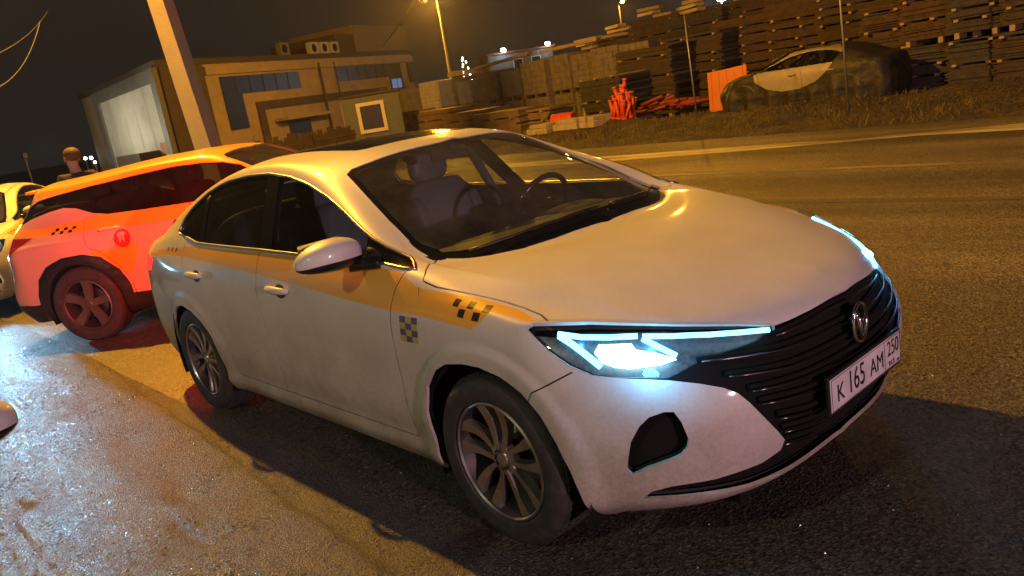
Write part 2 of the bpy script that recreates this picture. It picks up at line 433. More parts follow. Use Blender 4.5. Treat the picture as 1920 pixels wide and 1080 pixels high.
def sed_w(x, i):
    f = 1.0
    if x > 1.0: f -= .012*((x-1.0)/.6)**2
    if x < -1.0: f -= .085*((-x-1.0)/1.0)**2.2
    if x < -1.5: f += 0
    return f
def flare(sh, centres, rr=.375, amp=.014):
    N = sh.normals()
    sgn = np.sign((N[:, 1]*sh.V[:, 1]).sum()) or 1
    for cx, cz in centres:
        r = np.hypot(sh.V[:, 0]-cx, sh.V[:, 2]-cz)
        t = np.clip((rr+.085-r)/.028, 0, 1); t = t*t*(3-2*t)
        m = np.abs(sh.V[:, 1]) > .6
        sh.V[m, 1] += (-amp*t*np.clip(-N[:, 1]*sgn*0+1, 0, 1))[m]
def sedan_shell(levels=3):
    V, Q, cr = cage(SED_TOP, SED_LV, SED_FRONT, SED_REAR, sed_w, crease_rows=[(3, 0, 5, .8), (4, 5, 8, .4), (3, 5, 13, .2)])
    sh = Shell(V, Q, cr, levels=levels)
    flare(sh, [(1.365, .325), (-1.355, .30)])
    sh.finish()
    return sh
# ------------------------------------------------------------------ vehicle materials
def paint(name, c1, dirt=(.20, .17, .13), rough=.32, dirtamt=.55, z0=.15, z1=.75):
    """car paint with road film: thick near the sills, patchy above (object space, a real stain)"""
    m = mat(name, c1, rough, coat=.6, coat_rough=.09); t = m.node_tree; p = t.nodes['Principled BSDF']
    tc = t.nodes.new('ShaderNodeTexCoord'); sp = t.nodes.new('ShaderNodeSeparateXYZ'); t.links.new(tc.outputs['Object'], sp.inputs[0])
    mr = t.nodes.new('ShaderNodeMapRange'); mr.inputs[1].default_value = z0; mr.inputs[2].default_value = z1; mr.inputs[3].default_value = 1; mr.inputs[4].default_value = .34
    t.links.new(sp.outputs['Z'], mr.inputs[0])
    n = t.nodes.new('ShaderNodeTexNoise'); n.inputs['Scale'].default_value = 3.5; n.inputs['Detail'].default_value = 8; n.inputs['Roughness'].default_value = .7
    t.links.new(tc.outputs['Object'], n.inputs['Vector'])
    n2 = t.nodes.new('ShaderNodeTexNoise'); n2.inputs['Scale'].default_value = 90; n2.inputs['Detail'].default_value = 3; t.links.new(tc.outputs['Object'], n2.inputs['Vector'])
    a = t.nodes.new('ShaderNodeMath'); a.operation = 'MULTIPLY_ADD'; t.links.new(n2.outputs['Fac'], a.inputs[0]); a.inputs[1].default_value = .35; t.links.new(n.outputs['Fac'], a.inputs[2])
    b = t.nodes.new('ShaderNodeMath'); b.operation = 'MULTIPLY'; t.links.new(a.outputs[0], b.inputs[0]); t.links.new(mr.outputs[0], b.inputs[1])
    c = t.nodes.new('ShaderNodeMath'); c.operation = 'MULTIPLY'; c.use_clamp = True; t.links.new(b.outputs[0], c.inputs[0]); c.inputs[1].default_value = dirtamt*1.4
    mx = t.nodes.new('ShaderNodeMix'); mx.data_type = 'RGBA'; mx.inputs[6].default_value = (*c1, 1); mx.inputs[7].default_value = (*dirt, 1)
    t.links.new(c.outputs[0], mx.inputs[0]); t.links.new(mx.outputs[2], p.inputs['Base Color'])
    r = t.nodes.new('ShaderNodeMapRange'); r.inputs[3].default_value = rough; r.inputs[4].default_value = .75; t.links.new(c.outputs[0], r.inputs[0]); t.links.new(r.outputs[0], p.inputs['Roughness'])
    cw = t.nodes.new('ShaderNodeMapRange'); cw.inputs[3].default_value = .7; cw.inputs[4].default_value = .05; t.links.new(c.outputs[0], cw.inputs[0]); t.links.new(cw.outputs[0], p.inputs['Coat Weight'])
    return m
M_WHITE = paint('white paint', (.68, .67, .64), dirt=(.20, .165, .11), dirtamt=.95)
M_TAPE = paint('yellow film', (.74, .38, .035), rough=.4, dirtamt=.3)
M_BLACKFILM = mat('black film', (.012, .012, .014), .4)
M_STICK = mat('faded yellow sticker', (.42, .34, .12), .5)
M_STICKB = mat('faded blue sticker', (.06, .09, .16), .5)
M_DARK = mat('black plastic', (.014, .014, .015), .42, bump=(300, .2, .002))
M_GLOSSBLK = mat('gloss black', (.008, .008, .01), .12, coat=.5)
M_TRIM = mat('dark inner trim', (.03, .036, .042), .7)
M_CHROME = mat('chrome', (.75, .75, .76), .12, metal=1)
M_SATIN = mat('satin metal', (.38, .38, .40), .32, metal=1)
M_BAR = mat('dark bright-edged trim', (.16, .16, .17), .3, metal=1)
M_RIM = mat('alloy', (.42, .41, .40), .30, metal=.9, noise=(14, (.26, .21, .16), .45, .75, .6))
M_RIMS = mat('dusty grey alloy', (.12, .115, .11), .5, metal=.6)
M_RIMDK = mat('alloy dark barrel', (.035, .033, .032), .5, metal=.5)
M_TYRE = mat('tyre rubber', (.022, .022, .022), .68, noise=(20, (.045, .042, .038), .42, .7), bump=(120, .35, .004))
M_GLASS = glassmat('windshield glass', (.86, .89, .87), film=.10)
M_GLASSD = glassmat('tinted glass', (.20, .22, .22), film=.03)
M_GLASSC = glassmat('clear side glass', (.80, .84, .82), film=.012)
M_LENS = glassmat('clear lens', (.93, .95, .97), film=.02)
M_HOUS = mat('lamp housing', (.10, .11, .12), .35, noise=(60, (.04, .045, .05), .35, .7))
M_LED = emat('lit led', (.20, .72, 1.0), 4.2)
M_BEAM = emat('lit headlamp', (.42, .86, 1.0), 14)
M_TAILLIT = emat('lit tail lamp', (1.0, .03, .02), 2.2)
M_TAIL = mat('red lens', (.25, .01, .01), .15, coat=.6)
M_SEAT = mat('grey leather', (.075, .095, .115), .5, bump=(60, .15, .004))
M_PLATE = mat('plate white', (.58, .57, .57), .45, noise=(9, (.38, .35, .31), .42, .72))
M_INK = mat('plate ink', (.01, .01, .012), .5)
M_UNDER = mat('underbody', (.006, .006, .006), .9, spec=.2)

def text_mesh(name, s, size, m, M, parent, ext=.0008, space=1.0, sx=1.0, align='CENTER'):
    c = bpy.data.curves.new(name, 'FONT'); c.body = s; c.size = size; c.extrude = ext; c.align_x = align; c.align_y = 'CENTER'; c.space_character = space
    o = bpy.data.objects.new(name, c); col.objects.link(o)
    dg = bpy.context.evaluated_depsgraph_get(); me = bpy.data.meshes.new_from_object(o.evaluated_get(dg))
    bpy.data.objects.remove(o); me.transform(M@Matrix.Diagonal((sx, 1, 1, 1))); me.materials.clear(); me.materials.append(m)
    ob = bpy.data.objects.new(name, me); col.objects.link(ob); ob.parent = parent; return ob

def make_wheel(parent, c, side, spokes=5, rad=.325, rimr=.222, phase=0., width=.21, dark=False, style='double'):
    """one wheel: side -1 = right"""
    s = side; c = Vector(c)
    wh = bpy.data.objects.new('wheel', None); col.objects.link(wh); wh.empty_display_size = .1; wh.parent = parent; wh.location = c
    yo = 0.0   # outer face plane, local y outward = s
    b = MB(); w = width
    prof = [(rimr+.004, -.012), (rimr+.016, .004), (rimr+.05, .011), (rad-.022, .004), (rad-.007, -.010), (rad, -.030), (rad, -w+.03), (rad-.012, -w+.01), (rimr+.02, -w), (rimr, -w+.02)]
    b.lathe([(r, h*s) for r, h in prof], 'y', (0, 0, 0), 72)
    # tread blocks
    for j in range(72):
        a = 2*math.pi*j/72
        for (h0, h1, off) in ((-.024, -.052, 0), (-.060, -.10, .5), (-.11, -.150, 0), (-.158, -.186, .5)):
            aa = a+off*2*math.pi/72; da = .033
            p = []
            for rr_ in (rad-.006, rad+.0035):
                for q, hh in ((-da, h0), (da, h0), (da, h1), (-da, h1)):
                    p.append((rr_*math.cos(aa+q*.9), hh*s, rr_*math.sin(aa+q*.9)))
            b.add(p, [(0, 1, 2, 3), (4, 5, 6, 7), (0, 1, 5, 4), (1, 2, 6, 5), (2, 3, 7, 6), (3, 0, 4, 7)])
    b.build('tyre', M_TYRE, wh, angle=35)
    r = MB()
    r.cur = 1; r.lathe([(rimr+.004, -.016*s), (rimr+.006, -.004*s), (rimr-.002, .001*s), (rimr-.007, -.006*s)], 'y', (0, 0, 0), 72)
    r.cur = 0; r.lathe([(rimr-.007, -.006*s), (rimr-.014, -.03*s), (rimr-.03, -.07*s), (rimr-.035, -.16*s)], 'y', (0, 0, 0), 72)
    r.cur = 1
    def spoke(a0, a1, w0, w1, curve, d0=-.022, d1=-.012):
        """from the hub at angle a0 to the rim at angle a1"""
        n = 9; L = []; Rr = []
        for i in range(n):
            t = i/(n-1); rr = .040+(rimr-.006-.040)*t; a = a0+(a1-a0)*t+curve*math.sin(math.pi*t)
            ww = w0+(w1-w0)*t**1.6; y = (d0+(d1-d0)*t-.010*math.sin(math.pi*t))*s
            cx, cz = rr*math.cos(a), rr*math.sin(a); tx, tz = -math.sin(a), math.cos(a)
            L.append([(cx-tx*ww/2, y-.030*s, cz-tz*ww/2), (cx-tx*ww*.42, y, cz-tz*ww*.42), (cx+tx*ww*.42, y+.002*s, cz+tz*ww*.42), (cx+tx*ww/2, y-.030*s, cz+tz*ww/2)])
        vs = [p for q in L for p in q]; fs = []
        for i in range(n-1):
            for j in range(4): fs.append((i*4+j, i*4+(j+1) % 4, (i+1)*4+(j+1) % 4, (i+1)*4+j))
        r.add(vs, fs)
    for k in range(spokes):
        a = phase+2*math.pi*k/spokes
        if style == 'double':
            spoke(a-.40, a-.20, .020, .058, -.05); spoke(a+.34, a+.24, .020, .058, -.05)
        else:
            spoke(a, a, .075, .105, .0); 
    # hub
    r.lathe([(.0, -.020*s), (.026, -.021*s), (.029, -.026*s), (.034, -.030*s), (.062, -.030*s), (.070, -.05*s)], 'y', (0, 0, 0), 30)
    n = r; RM = M_RIM if style == 'double' else M_RIMS
    for k in range(5):
        a = phase+.6+2*math.pi*k/5; cc = (.050*math.cos(a), -.028*s, .050*math.sin(a))
        n.lathe([(0, .004*s), (.006, .003*s), (.009, -.004*s)], 'y', cc, 6)
    ro = r.build('rim', [M_RIMDK, RM], wh, angle=40)
    d = MB(); d.lathe([(.05, -.10*s), (.145, -.10*s), (.150, -.105*s), (.150, -.12*s), (.05, -.12*s)], 'y', (0, 0, 0), 40); d.build('brake_disc', M_SATIN, wh, angle=30)
    bk = MB(); bk.lathe([(0, -.125*s), (rimr-.03, -.13*s)], 'y', (0, 0, 0), 30); bk.build('hub_back', M_UNDER, wh)
    return wh

def rbox(mb, c, d, p=.28, n=4, rot=None):
    """soft rounded cushion: superellipsoid box"""
    c = Vector(c); N = 8*n//2; vs = []; fs = []; U = N*2; Vn = N
    def sg(x, e): return math.copysign(abs(x)**e, x)
    for i in range(Vn+1):
        ph = -math.pi/2+math.pi*i/Vn
        for j in range(U):
            th = 2*math.pi*j/U
            v = Vector((sg(math.cos(ph), p)*sg(math.cos(th), p)*d[0]/2, sg(math.cos(ph), p)*sg(math.sin(th), p)*d[1]/2, sg(math.sin(ph), p)*d[2]/2))
            if rot is not None: v = rot@v
            vs.append(c+v)
    for i in range(Vn):
        for j in range(U): fs.append((i*U+j, i*U+(j+1) % U, (i+1)*U+(j+1) % U, (i+1)*U+j))
    mb.add(vs, fs); return mb

def strip3(pts, d, w):
    d_, a, b = Shell.frame(d); L = [(Vector(p).dot(a), Vector(p).dot(b)) for p in pts]
    return [a*q[0]+b*q[1] for q in strip(L, w)]
XZ = lambda L: [Vector((x, 0, z)) for x, z in L]
DS = Vector((0, 1, 0)); DF = Vector((-.72, .66, -.2)); DT = Vector((0, 0, -1)); DB = Vector((.7, .7, 0))

def make_sedan():
    sh = sedan_shell()
    def xy(pts): return [Vector(p) for p in pts]
    DLO = [(-1.405,1.095),(-1.385,1.163),(-1.328,1.208),(-1.24,1.258),(-1.15,1.299),(-1.03,1.334),(-.903,1.357),(-.667,1.377),(-.42,1.380),(-.175,1.358),(.023,1.323),(.219,1.271),(.412,1.209),(.59,1.148),(.785,1.080),(.915,1.036),(.99,1.008),(.93,1.012),(.80,1.028),(.719,1.036),(.168,1.036),(-.27,1.042),(-.76,1.045),(-1.08,1.050),(-1.28,1.066)]
    arcF = [(1.00,.10),(.995,.22),(.985,.34),(.992,.46),(1.03,.57),(1.10,.645),(1.19,.688),(1.29,.704),(1.38,.704),(1.48,.682),(1.57,.640),(1.645,.575),(1.70,.49),(1.735,.40),(1.752,.31),(1.76,.20),(1.76,.10)]
    arcR = [(-1.80,.10),(-1.79,.28),(-1.765,.40),(-1.71,.52),(-1.63,.60),(-1.52,.652),(-1.39,.672),(-1.26,.652),(-1.15,.60),(-1.06,.525),(-1.005,.43),(-.985,.30),(-.985,.10)]
    gapB = [(-.255,1.045),(-.268,.95),(-.285,.85),(-.298,.75),(-.302,.65),(-.292,.55),(-.278,.45),(-.272,.38),(-.278,.312)]
    gapA = [(.962,1.012),(.915,.94),(.885,.86),(.865,.76),(.85,.65),(.842,.55),(.842,.45),(.848,.37),(.852,.312)]
    gapC = [(-1.245,1.055),(-1.262,1.0),(-1.275,.93),(-1.295,.86),(-1.305,.79),(-1.285,.735),(-1.225,.695),(-1.14,.655),(-1.06,.585),(-1.005,.50),(-.955,.41),(-.90,.345),(-.83,.312)]
    sill = [(-.84,.312),(-.5,.310),(0,.310),(.5,.311),(.86,.312)]
    dark = .006
    HEAD = xy([(1.602,-.867,.853),(1.608,-.845,.866),(1.766,-.738,.853),(1.962,-.592,.82),(2.106,-.44,.787),(2.172,-.355,.764),(2.178,-.36,.752),(2.163,-.409,.742),(2.113,-.511,.737),(2.066,-.601,.725),(2.012,-.695,.691),(1.882,-.793,.704),(1.82,-.828,.714),(1.752,-.853,.746),(1.678,-.867,.794)])
    GLO = xy([(1.882,-.794,.703),(2.014,-.699,.682),(2.085,-.64,.66),(2.131,-.594,.638),(2.160,-.565,.615),(2.182,-.54,.578),(2.202,-.51,.528),(2.216,-.456,.457),(2.219,-.422,.412),(2.207,-.430,.378),(2.176,-.495,.355),(2.095,-.628,.34),(1.998,-.73,.336),(1.95,-.768,.322),(1.918,-.78,.293),(1.988,-.726,.290),(2.081,-.617,.280),(2.14,-.515,.270),(2.178,-.35,.262),(2.19,-.15,.258),(2.20,.06,.257)])
    GUP = xy([(2.255,.06,.787),(2.247,0,.787),(2.236,-.09,.785),(2.222,-.207,.775),(2.197,-.299,.766),(2.175,-.352,.763),(2.178,-.36,.752),(2.163,-.409,.742),(2.113,-.511,.737),(2.066,-.601,.725),(2.012,-.695,.691)])
    GR = GUP+GLO
    FOG = xy([(1.9,-.812,.405),(1.907,-.811,.44),(1.922,-.804,.50),(1.949,-.785,.552),(1.974,-.766,.579),(2.010,-.737,.592),(2.034,-.719,.590),(2.050,-.709,.557),(2.063,-.699,.496),(2.056,-.703,.468),(2.040,-.716,.447),(2.014,-.735,.434),(1.956,-.776,.411),(1.911,-.803,.386)])
    WS = xy([(.30,.06,1.42),(.292,-.08,1.419),(.282,-.2,1.412),(.262,-.32,1.402),(.228,-.44,1.386),(.19,-.53,1.366),(.205,-.572,1.345),(.435,-.625,1.242),(.642,-.675,1.153),(.801,-.700,1.075),(.893,-.705,1.036),(.945,-.697,1.018),(1.00,-.668,1.008),(1.06,-.625,1.0),(1.115,-.560,.998),(1.176,-.447,1.0),(1.213,-.303,1.003),(1.23,-.127,1.007),(1.236,.06,1.008)])
    WG = xy([(.32,.06,1.41),(.312,-.08,1.41),(.302,-.2,1.40),(.284,-.32,1.39),(.252,-.43,1.375),(.222,-.51,1.36),(.238,-.55,1.335),(.44,-.600,1.242),(.642,-.648,1.153),(.80,-.672,1.08),(.88,-.676,1.04),(.93,-.655,1.03),(.985,-.60,1.03),(1.03,-.53,1.035),(1.075,-.44,1.045),(1.115,-.30,1.06),(1.135,-.13,1.065),(1.14,.06,1.066)])
    RW = xy([(-1.20,.06,1.42),(-1.195,-.2,1.41),(-1.18,-.38,1.40),(-1.17,-.48,1.38),(-1.22,-.525,1.36),(-1.40,-.565,1.30),(-1.60,-.60,1.22),(-1.72,-.605,1.18),(-1.77,-.55,1.19),(-1.82,-.30,1.2),(-1.84,.06,1.2)])
    SR = xy([(.075,.06,1.44),(.06,-.25,1.43),(.035,-.33,1.42),(-.01,-.365,1.42),(-.1,-.37,1.42),(-.8,-.37,1.42),(-.84,-.36,1.42),(-.86,-.35,1.42),(-.87,.06,1.42)])
    HOODGAP = xy([(.955,-.70,1.018),(1.01,-.77,1.005),(1.055,-.825,.985),(1.068,-.856,.972),(1.144,-.861,.958),(1.25,-.849,.948),(1.352,-.834,.937),(1.44,-.819,.923),(1.524,-.806,.903),(1.60,-.80,.882),(1.64,-.815,.872)])
    HOODG2 = xy([(.95,-.70,1.02),(1.00,-.78,1.0),(1.045,-.845,.975),(1.055,-.872,.955),(1.060,-.895,.925)])
    TAIL = xy([(-1.87,-.86,.925),(-2.0,-.83,.94),(-2.10,-.80,.95),(-2.20,-.70,.962),(-2.33,-.40,.98),(-2.40,.06,.985),(-2.43,.06,.90),(-2.37,-.40,.89),(-2.26,-.70,.85),(-2.13,-.81,.825),(-2.0,-.85,.84)])
    tape_top = xy([(-1.34,-.86,1.015),(-1.2,-.86,1.03),(-.8,-.86,1.030),(-.2,-.86,1.030),(.5,-.86,1.022),(.86,-.86,1.008),(.922,-.857,1.003),(1.045,-.873,.955),(1.10,-.875,.949),(1.144,-.868,.947),(1.25,-.857,.938),(1.352,-.842,.927),(1.44,-.830,.911),(1.524,-.816,.892),(1.585,-.826,.877)])
    tape_lo = xy([(1.60,-.842,.868),(1.50,-.858,.886),(1.439,-.870,.897),(1.405,-.893,.865),(1.364,-.904,.835),(1.266,-.906,.843),(1.067,-.908,.856),(.889,-.909,.858),(.57,-.908,.875),(.26,-.905,.899),(-.193,-.899,.926),(-.794,-.887,.955),(-1.242,-.872,.970),(-1.60,-.86,.965),(-1.88,-.85,.935),(-1.95,-.84,.955),(-1.75,-.845,.985),(-1.55,-.85,1.005)])
    TAPE = tape_top+tape_lo
    SQ = [xy(q) for q in ([(1.261,-.87,.929),(1.291,-.869,.925),(1.282,-.886,.902),(1.253,-.886,.906)],[(1.329,-.864,.923),(1.359,-.861,.919),(1.357,-.881,.899),(1.325,-.883,.902)],[(1.397,-.857,.914),(1.426,-.851,.911),(1.433,-.876,.891),(1.401,-.879,.894)],[(1.291,-.887,.898),(1.324,-.885,.897),(1.315,-.897,.868),(1.282,-.897,.871)],[(1.364,-.884,.892),(1.398,-.881,.891),(1.391,-.894,.862),(1.356,-.896,.865)])]
    for k in range(3):
        x = -1.555+.075*k; SQ.append(xy([(x,-.85,.985),(x+.022,-.85,.985),(x+.036,-.85,1.012),(x+.014,-.85,1.012)]))
    # small chequered sticker behind the door gap
    ST = []; sx0, sx1, sz0, sz1 = .922, 1.036, .742, .846
    for i in range(3):
        for j in range(4):
            dx = (sx1-sx0)/3; dz = (sz1-sz0)/4; sk = .02
            x = sx0+dx*i; z = sz0+dz*j; o = sk*(j/4)
            ST.append(((i+j) % 2, XZ([(x+o, z), (x+dx+o, z), (x+dx+o+sk/4, z+dz), (x+o+sk/4, z+dz)])))
    lowc = lambda c: c.z < 1.2
    bB0 = [(-.262,1.03),(-.445,1.39)]
    cuts = [(XZ(DLO), DS, 1, None), (XZ(strip([(-.19,1.0),(-.385,1.42)], .115)), DS, 1, lambda c: c.z > 1.03), (XZ([(-1.03,1.02),(-1.185,1.36),(-1.145,1.36),(-.965,1.02)]), DS, 1, lambda c: c.z > 1.04),
            (XZ([(.62,1.2),(.705,1.0),(.735,1.0),(.65,1.2)]), DS, 1, lambda c: c.z > 1.03),
            (XZ(arcF), DS, 1, lambda c: c.z < .8), (XZ(arcR), DS, 1, lambda c: c.z < .8)]
    gaps = [(XZ(strip(g, dark)), DS, lambda c: c.z < 1.07 and c.z > .29) for g in (gapA, gapB, gapC, sill)]
    gaps.append((strip3(HOODGAP, Vector((0, .8, -.6)), .006), Vector((0, .8, -.6)), lambda c: c.x > .9))
    gaps.append((strip3(HOODG2[3:], DS, .005), DS, lambda c: c.x > .9))
    gaps.append((strip3(xy([(1.585,-.9,.60),(1.62,-.9,.65),(1.70,-.887,.69),(1.765,-.86,.725)]), DS, .005), DS, lambda c: c.z < .8))
    gaps.append((strip3(xy([(-1.60,-.9,.60),(-1.70,-.9,.66),(-1.95,-.87,.75),(-2.08,-.82,.82)]), DS, .005), DS, lambda c: c.z < .9))
    for p, d, c_, f in cuts: sh.cut(p, d, flt=f)
    for p, d, f in gaps: sh.cut(p, d, flt=f)
    xf = lambda c: c.x > 1.4
    sh.cut(HEAD, DF, flt=xf); sh.cut(GR, DF, flt=xf); sh.cut(FOG, DF, flt=xf)
    beam = xy([(1.812,-.767,.797),(1.808,-.79,.775),(1.836,-.79,.745),(1.87,-.775,.730),(1.913,-.754,.724),(1.984,-.688,.726),(2.018,-.650,.738),(1.99,-.665,.752),(1.955,-.675,.757),(1.90,-.70,.762),(1.885,-.70,.785),(1.86,-.735,.797)])
    top = lambda c: c.z > .9
    sh.cut(WS, DT, flt=lambda c: .1 < c.x < 1.3 and c.z > .95); sh.cut(WG, DT, flt=lambda c: .1 < c.x < 1.3 and c.z > .95)
    sh.cut(RW, DT, flt=lambda c: c.x < -1.0 and c.z > 1.05); sh.cut(SR, DT, flt=lambda c: c.z > 1.35)
    sh.cut(TAIL, DB, flt=lambda c: c.x < -1.7)
    ts = lambda c: c.z > .8 and c.z < 1.06
    sh.cut(TAPE, Vector((0, .94, -.34)), flt=ts)
    for q in SQ: sh.cut(q, Vector((0, .94, -.34)), flt=ts)
    for b_, q in ST: sh.cut(q, DS, flt=lambda c: .85 < c.x < 1.15 and c.z > .6)
    # ---- classify
    bm = sh.bm; bm.faces.index_update()
    part = {}; matr = {}
    def put(poly, d, name, flt=None, m=None):
        for f in sh.inside(poly, d, flt):
            if name: part.setdefault(f, name)
            if m is not None: matr[f] = m
    for p, d, f in gaps: put(p, d, 'gap', f)
    put(XZ(arcF), DS, 'hole', lambda c: c.z < .8); put(XZ(arcR), DS, 'hole', lambda c: c.z < .8)
    put(XZ([(.62,1.2),(.705,1.0),(.735,1.0),(.65,1.2)]), DS, 'pillar', lambda c: c.z > 1.03)
    put(XZ(strip([(-.19,1.0),(-.385,1.42)], .115)), DS, 'pillar', lambda c: c.z > 1.043)
    put(XZ([(-1.03,1.02),(-1.185,1.36),(-1.145,1.36),(-.965,1.02)]), DS, 'pillar', lambda c: c.z > 1.045)
    dl = sh.inside(XZ(DLO), DS)
    dls = set(dl)
    for f in dl:
        if f in part and part[f] != 'pillar': continue
        c = f.calc_center_median()
        if part.get(f) == 'pillar': continue
        fr = c.x-(-.19+(c.z-1.0)*(-.195/.42))
        q = c.x-(-1.03+(c.z-1.02)*(-.155/.34)+.03)
        if c.x > .68-(c.z-1.04)*.5+.015: part[f] = 'pillar'
        elif fr > 0: part[f] = 'front_glass'
        elif q > 0: part[f] = 'rear_glass'
        else: part[f] = 'quarter_glass'
    for f in list(part):
        if part[f] == 'pillar' and f not in dls: del part[f]
    put(HEAD, DF, 'headlight', xf); put(GR, DF, 'grille', xf); put(FOG, DF, 'fog', xf)
    put(WG, DT, 'windshield', lambda c: .1 < c.x < 1.3 and c.z > .95); put(WS, DT, 'cowl', lambda c: .1 < c.x < 1.3 and c.z > .95)
    put(RW, DT, 'rear_window', lambda c: c.x < -1.0 and c.z > 1.05); put(SR, DT, 'sunroof', lambda c: c.z > 1.35)
    put(TAIL, DB, 'tail', lambda c: c.x < -1.7)
    put(TAPE, Vector((0, .94, -.34)), None, ts, 1)
    for q in SQ: put(q, Vector((0, .94, -.34)), None, ts, 2)
    for b_, q in ST: put(q, DS, None, lambda c: .85 < c.x < 1.15 and c.z > .6, 3+b_)
    fd = XZ([(.962,1.06)]+gapA+gapB[::-1]+[(-.255,1.06)]); rd = XZ([(-.255,1.06)]+gapB+gapC[::-1]+[(-1.245,1.075)])
    put(fd, DS, 'front_door', lambda c: c.z > .305); put(rd, DS, 'rear_door', lambda c: c.z > .305)
    hoodp = HOODGAP+xy([(1.766,-.75,.853),(1.962,-.60,.82),(2.106,-.45,.787),(2.20,-.38,.76),(2.27,-.2,.77),(2.29,.1,.77),(1.2,.1,1)])
    for f in sh.inside(hoodp, DT, lambda c: c.x > .92 and c.z > .74): part.setdefault(f, 'hood')
    for f in bm.faces:
        if f in part: continue
        c = f.calc_center_median()
        if c.x > 1.6 and c.z < .80: part[f] = 'front_bumper'
        elif (c.x < -2.05 and c.z < .82) or (c.x < -1.6 and c.z < .60+(-1.6-c.x)*.5): part[f] = 'rear_bumper'
        else: part[f] = 'body'
    P = {}
    for f in bm.faces:
        P.setdefault(part[f], []).append(([v.co.copy() for v in f.verts], matr.get(f, 0)))
    t = thing('sedan', 'white four-door sedan taxi with yellow side stripe and lit headlights, nearest the camera', 'car')
    BM = [M_WHITE, M_TAPE, M_BLACKFILM, M_STICK, M_STICKB, M_TRIM]
    panel(sh, 'body', [(P['body'], -1), (P['body'], 1)], BM, t)
    panel(sh, 'hood', [(P['hood'], -1), (P['hood'], 1)], BM, t)
    panel(sh, 'front_bumper', [(P['front_bumper'], -1), (P['front_bumper'], 1)], BM, t)
    panel(sh, 'rear_bumper', [(P['rear_bumper'], -1), (P['rear_bumper'], 1)], BM, t)
    panel(sh, 'windshield', [(P['windshield'], -1), (P['windshield'], 1)], [M_GLASS], t, thick=0, off=-.002)
    panel(sh, 'windshield_cowl', [(P['cowl'], -1), (P['cowl'], 1)], [M_GLOSSBLK, M_TRIM], t, thick=.006, off=-.003)
    panel(sh, 'rear_window', [(P['rear_window'], -1), (P['rear_window'], 1)], [M_GLASSD], t, thick=0, off=-.002)
    panel(sh, 'sunroof', [(P['sunroof'], -1), (P['sunroof'], 1)], [M_GLOSSBLK, M_TRIM], t, thick=.006, off=.001)
    # dark liner just under the skin closes the gaps and makes the headliner
    lin = []
    for k in ('body', 'hood', 'front_door', 'rear_door', 'gap', 'front_bumper', 'rear_bumper', 'sunroof', 'pillar', 'tail'):
        for pts, m in P.get(k, []): lin.append((pts, 0))
    panel(sh, 'inner_lining', [(lin, -1), (lin, 1)], [M_TRIM], t, thick=0, off=-.030)
    for s in (-1, 1):
        D = panel(sh, 'front_door', [(P['front_door'], s)], BM, t)
        panel(sh, 'window', [(P['front_glass'], s)], [M_GLASSC], D, thick=0, off=-.006)
        D2 = panel(sh, 'rear_door', [(P['rear_door'], s)], BM, t)
        panel(sh, 'window', [(P['rear_glass'], s)], [M_GLASSD], D2, thick=0, off=-.006)
        panel(sh, 'quarter_window', [(P['quarter_glass'], s)], [M_GLASSD], t, thick=0, off=-.006)
        for nm, lo, hi in (('mirror_sail', .45, 9), ('window_pillar', -.7, .45), ('window_divider', -9, -.7)):
            panel(sh, nm, [([q for q in P['pillar'] if lo <= (sum(q[0], Vector())/len(q[0])).x < hi], s)], [M_GLOSSBLK, M_TRIM], t, thick=.006, off=-.003)
        # chrome line round the side glass
        b = MB(); pts = []
        dd = DLO[:-1]
        for i in range(len(dd)):
            p0 = Vector(dd[i]); p1 = Vector(dd[(i+1) % len(dd)])
            for q in (0, .5):
                p = p0.lerp(p1, q); h = sh.hit((p.x, -2, p.y), (0, 1, 0))
                if h: n = sh.nrm(h); h = h+n*.001; pts.append(Vector((h.x, h.y*-s, h.z)))
        b.tube(pts, .0075, 6, closed=True); b.build('window_trim', M_SATIN, t, smooth=True)
        # handles
        for hx, hz, dr in ((-.045, .872, D), (-1.055, .882, D2)):
            b = MB(); pp = []; rr = []
            for i in range(9):
                u_ = i/8; x = hx-.105+.21*u_; h = sh.hit((x, -2, hz), (0, 1, 0)); y = h.y-.026*math.sin(math.pi*u_)**.5-.002
                pp.append((x, y*-s, hz+.004*math.sin(math.pi*u_))); rr.append(.0085+.007*math.sin(math.pi*u_)**.6)
            b.tube(pp, rr, 10)
            for i in range(len(b.v)): b.v[i].z = hz+(b.v[i].z-hz)*1.25
            b.build('door_handle', M_WHITE, dr, smooth=True)
            b = MB(); h = sh.hit((hx+.02, -2, hz-.004), (0, 1, 0)); vs = [Vector((hx+.02, (h.y-.0015)*-s, hz-.006))]; n_ = 20
            for j in range(n_):
                a = 2*math.pi*j/n_; x = hx+.02+.055*math.cos(a); z = hz-.006+.034*math.sin(a); h = sh.hit((x, -2, z), (0, 1, 0)); vs.append(Vector((x, (h.y-.001)*-s, z)))
            b.add(vs, [(0, 1+j, 1+(j+1) % n_) for j in range(n_)]); b.build('handle_cup', M_RIMDK, dr)
        # headlight
        hd = panel(sh, 'headlight', [(P['headlight'], s)], [M_LENS], t, thick=0, off=.014)
        panel(sh, 'lamp_housing', [(P['headlight'], s)], [M_HOUS], hd, thick=0, off=-.045)
        def seg(pts, rad, inset, name, m):
            b = MB(); L = []
            P3 = [Vector(p) for p in pts]
            for i in range(len(P3)-1):
                for q in (0, .25, .5, .75): L.append(P3[i].lerp(P3[i+1], q))
            L.append(P3[-1]); Q = []
            for p in L:
                loc = sh.bvh.find_nearest(p)[0]; n = sh.nrm(loc); q = loc-n*inset; Q.append(Vector((q.x, q.y*-s, q.z)))
            b.tube(Q, rad, 8); b.build(name, m, hd, smooth=True)
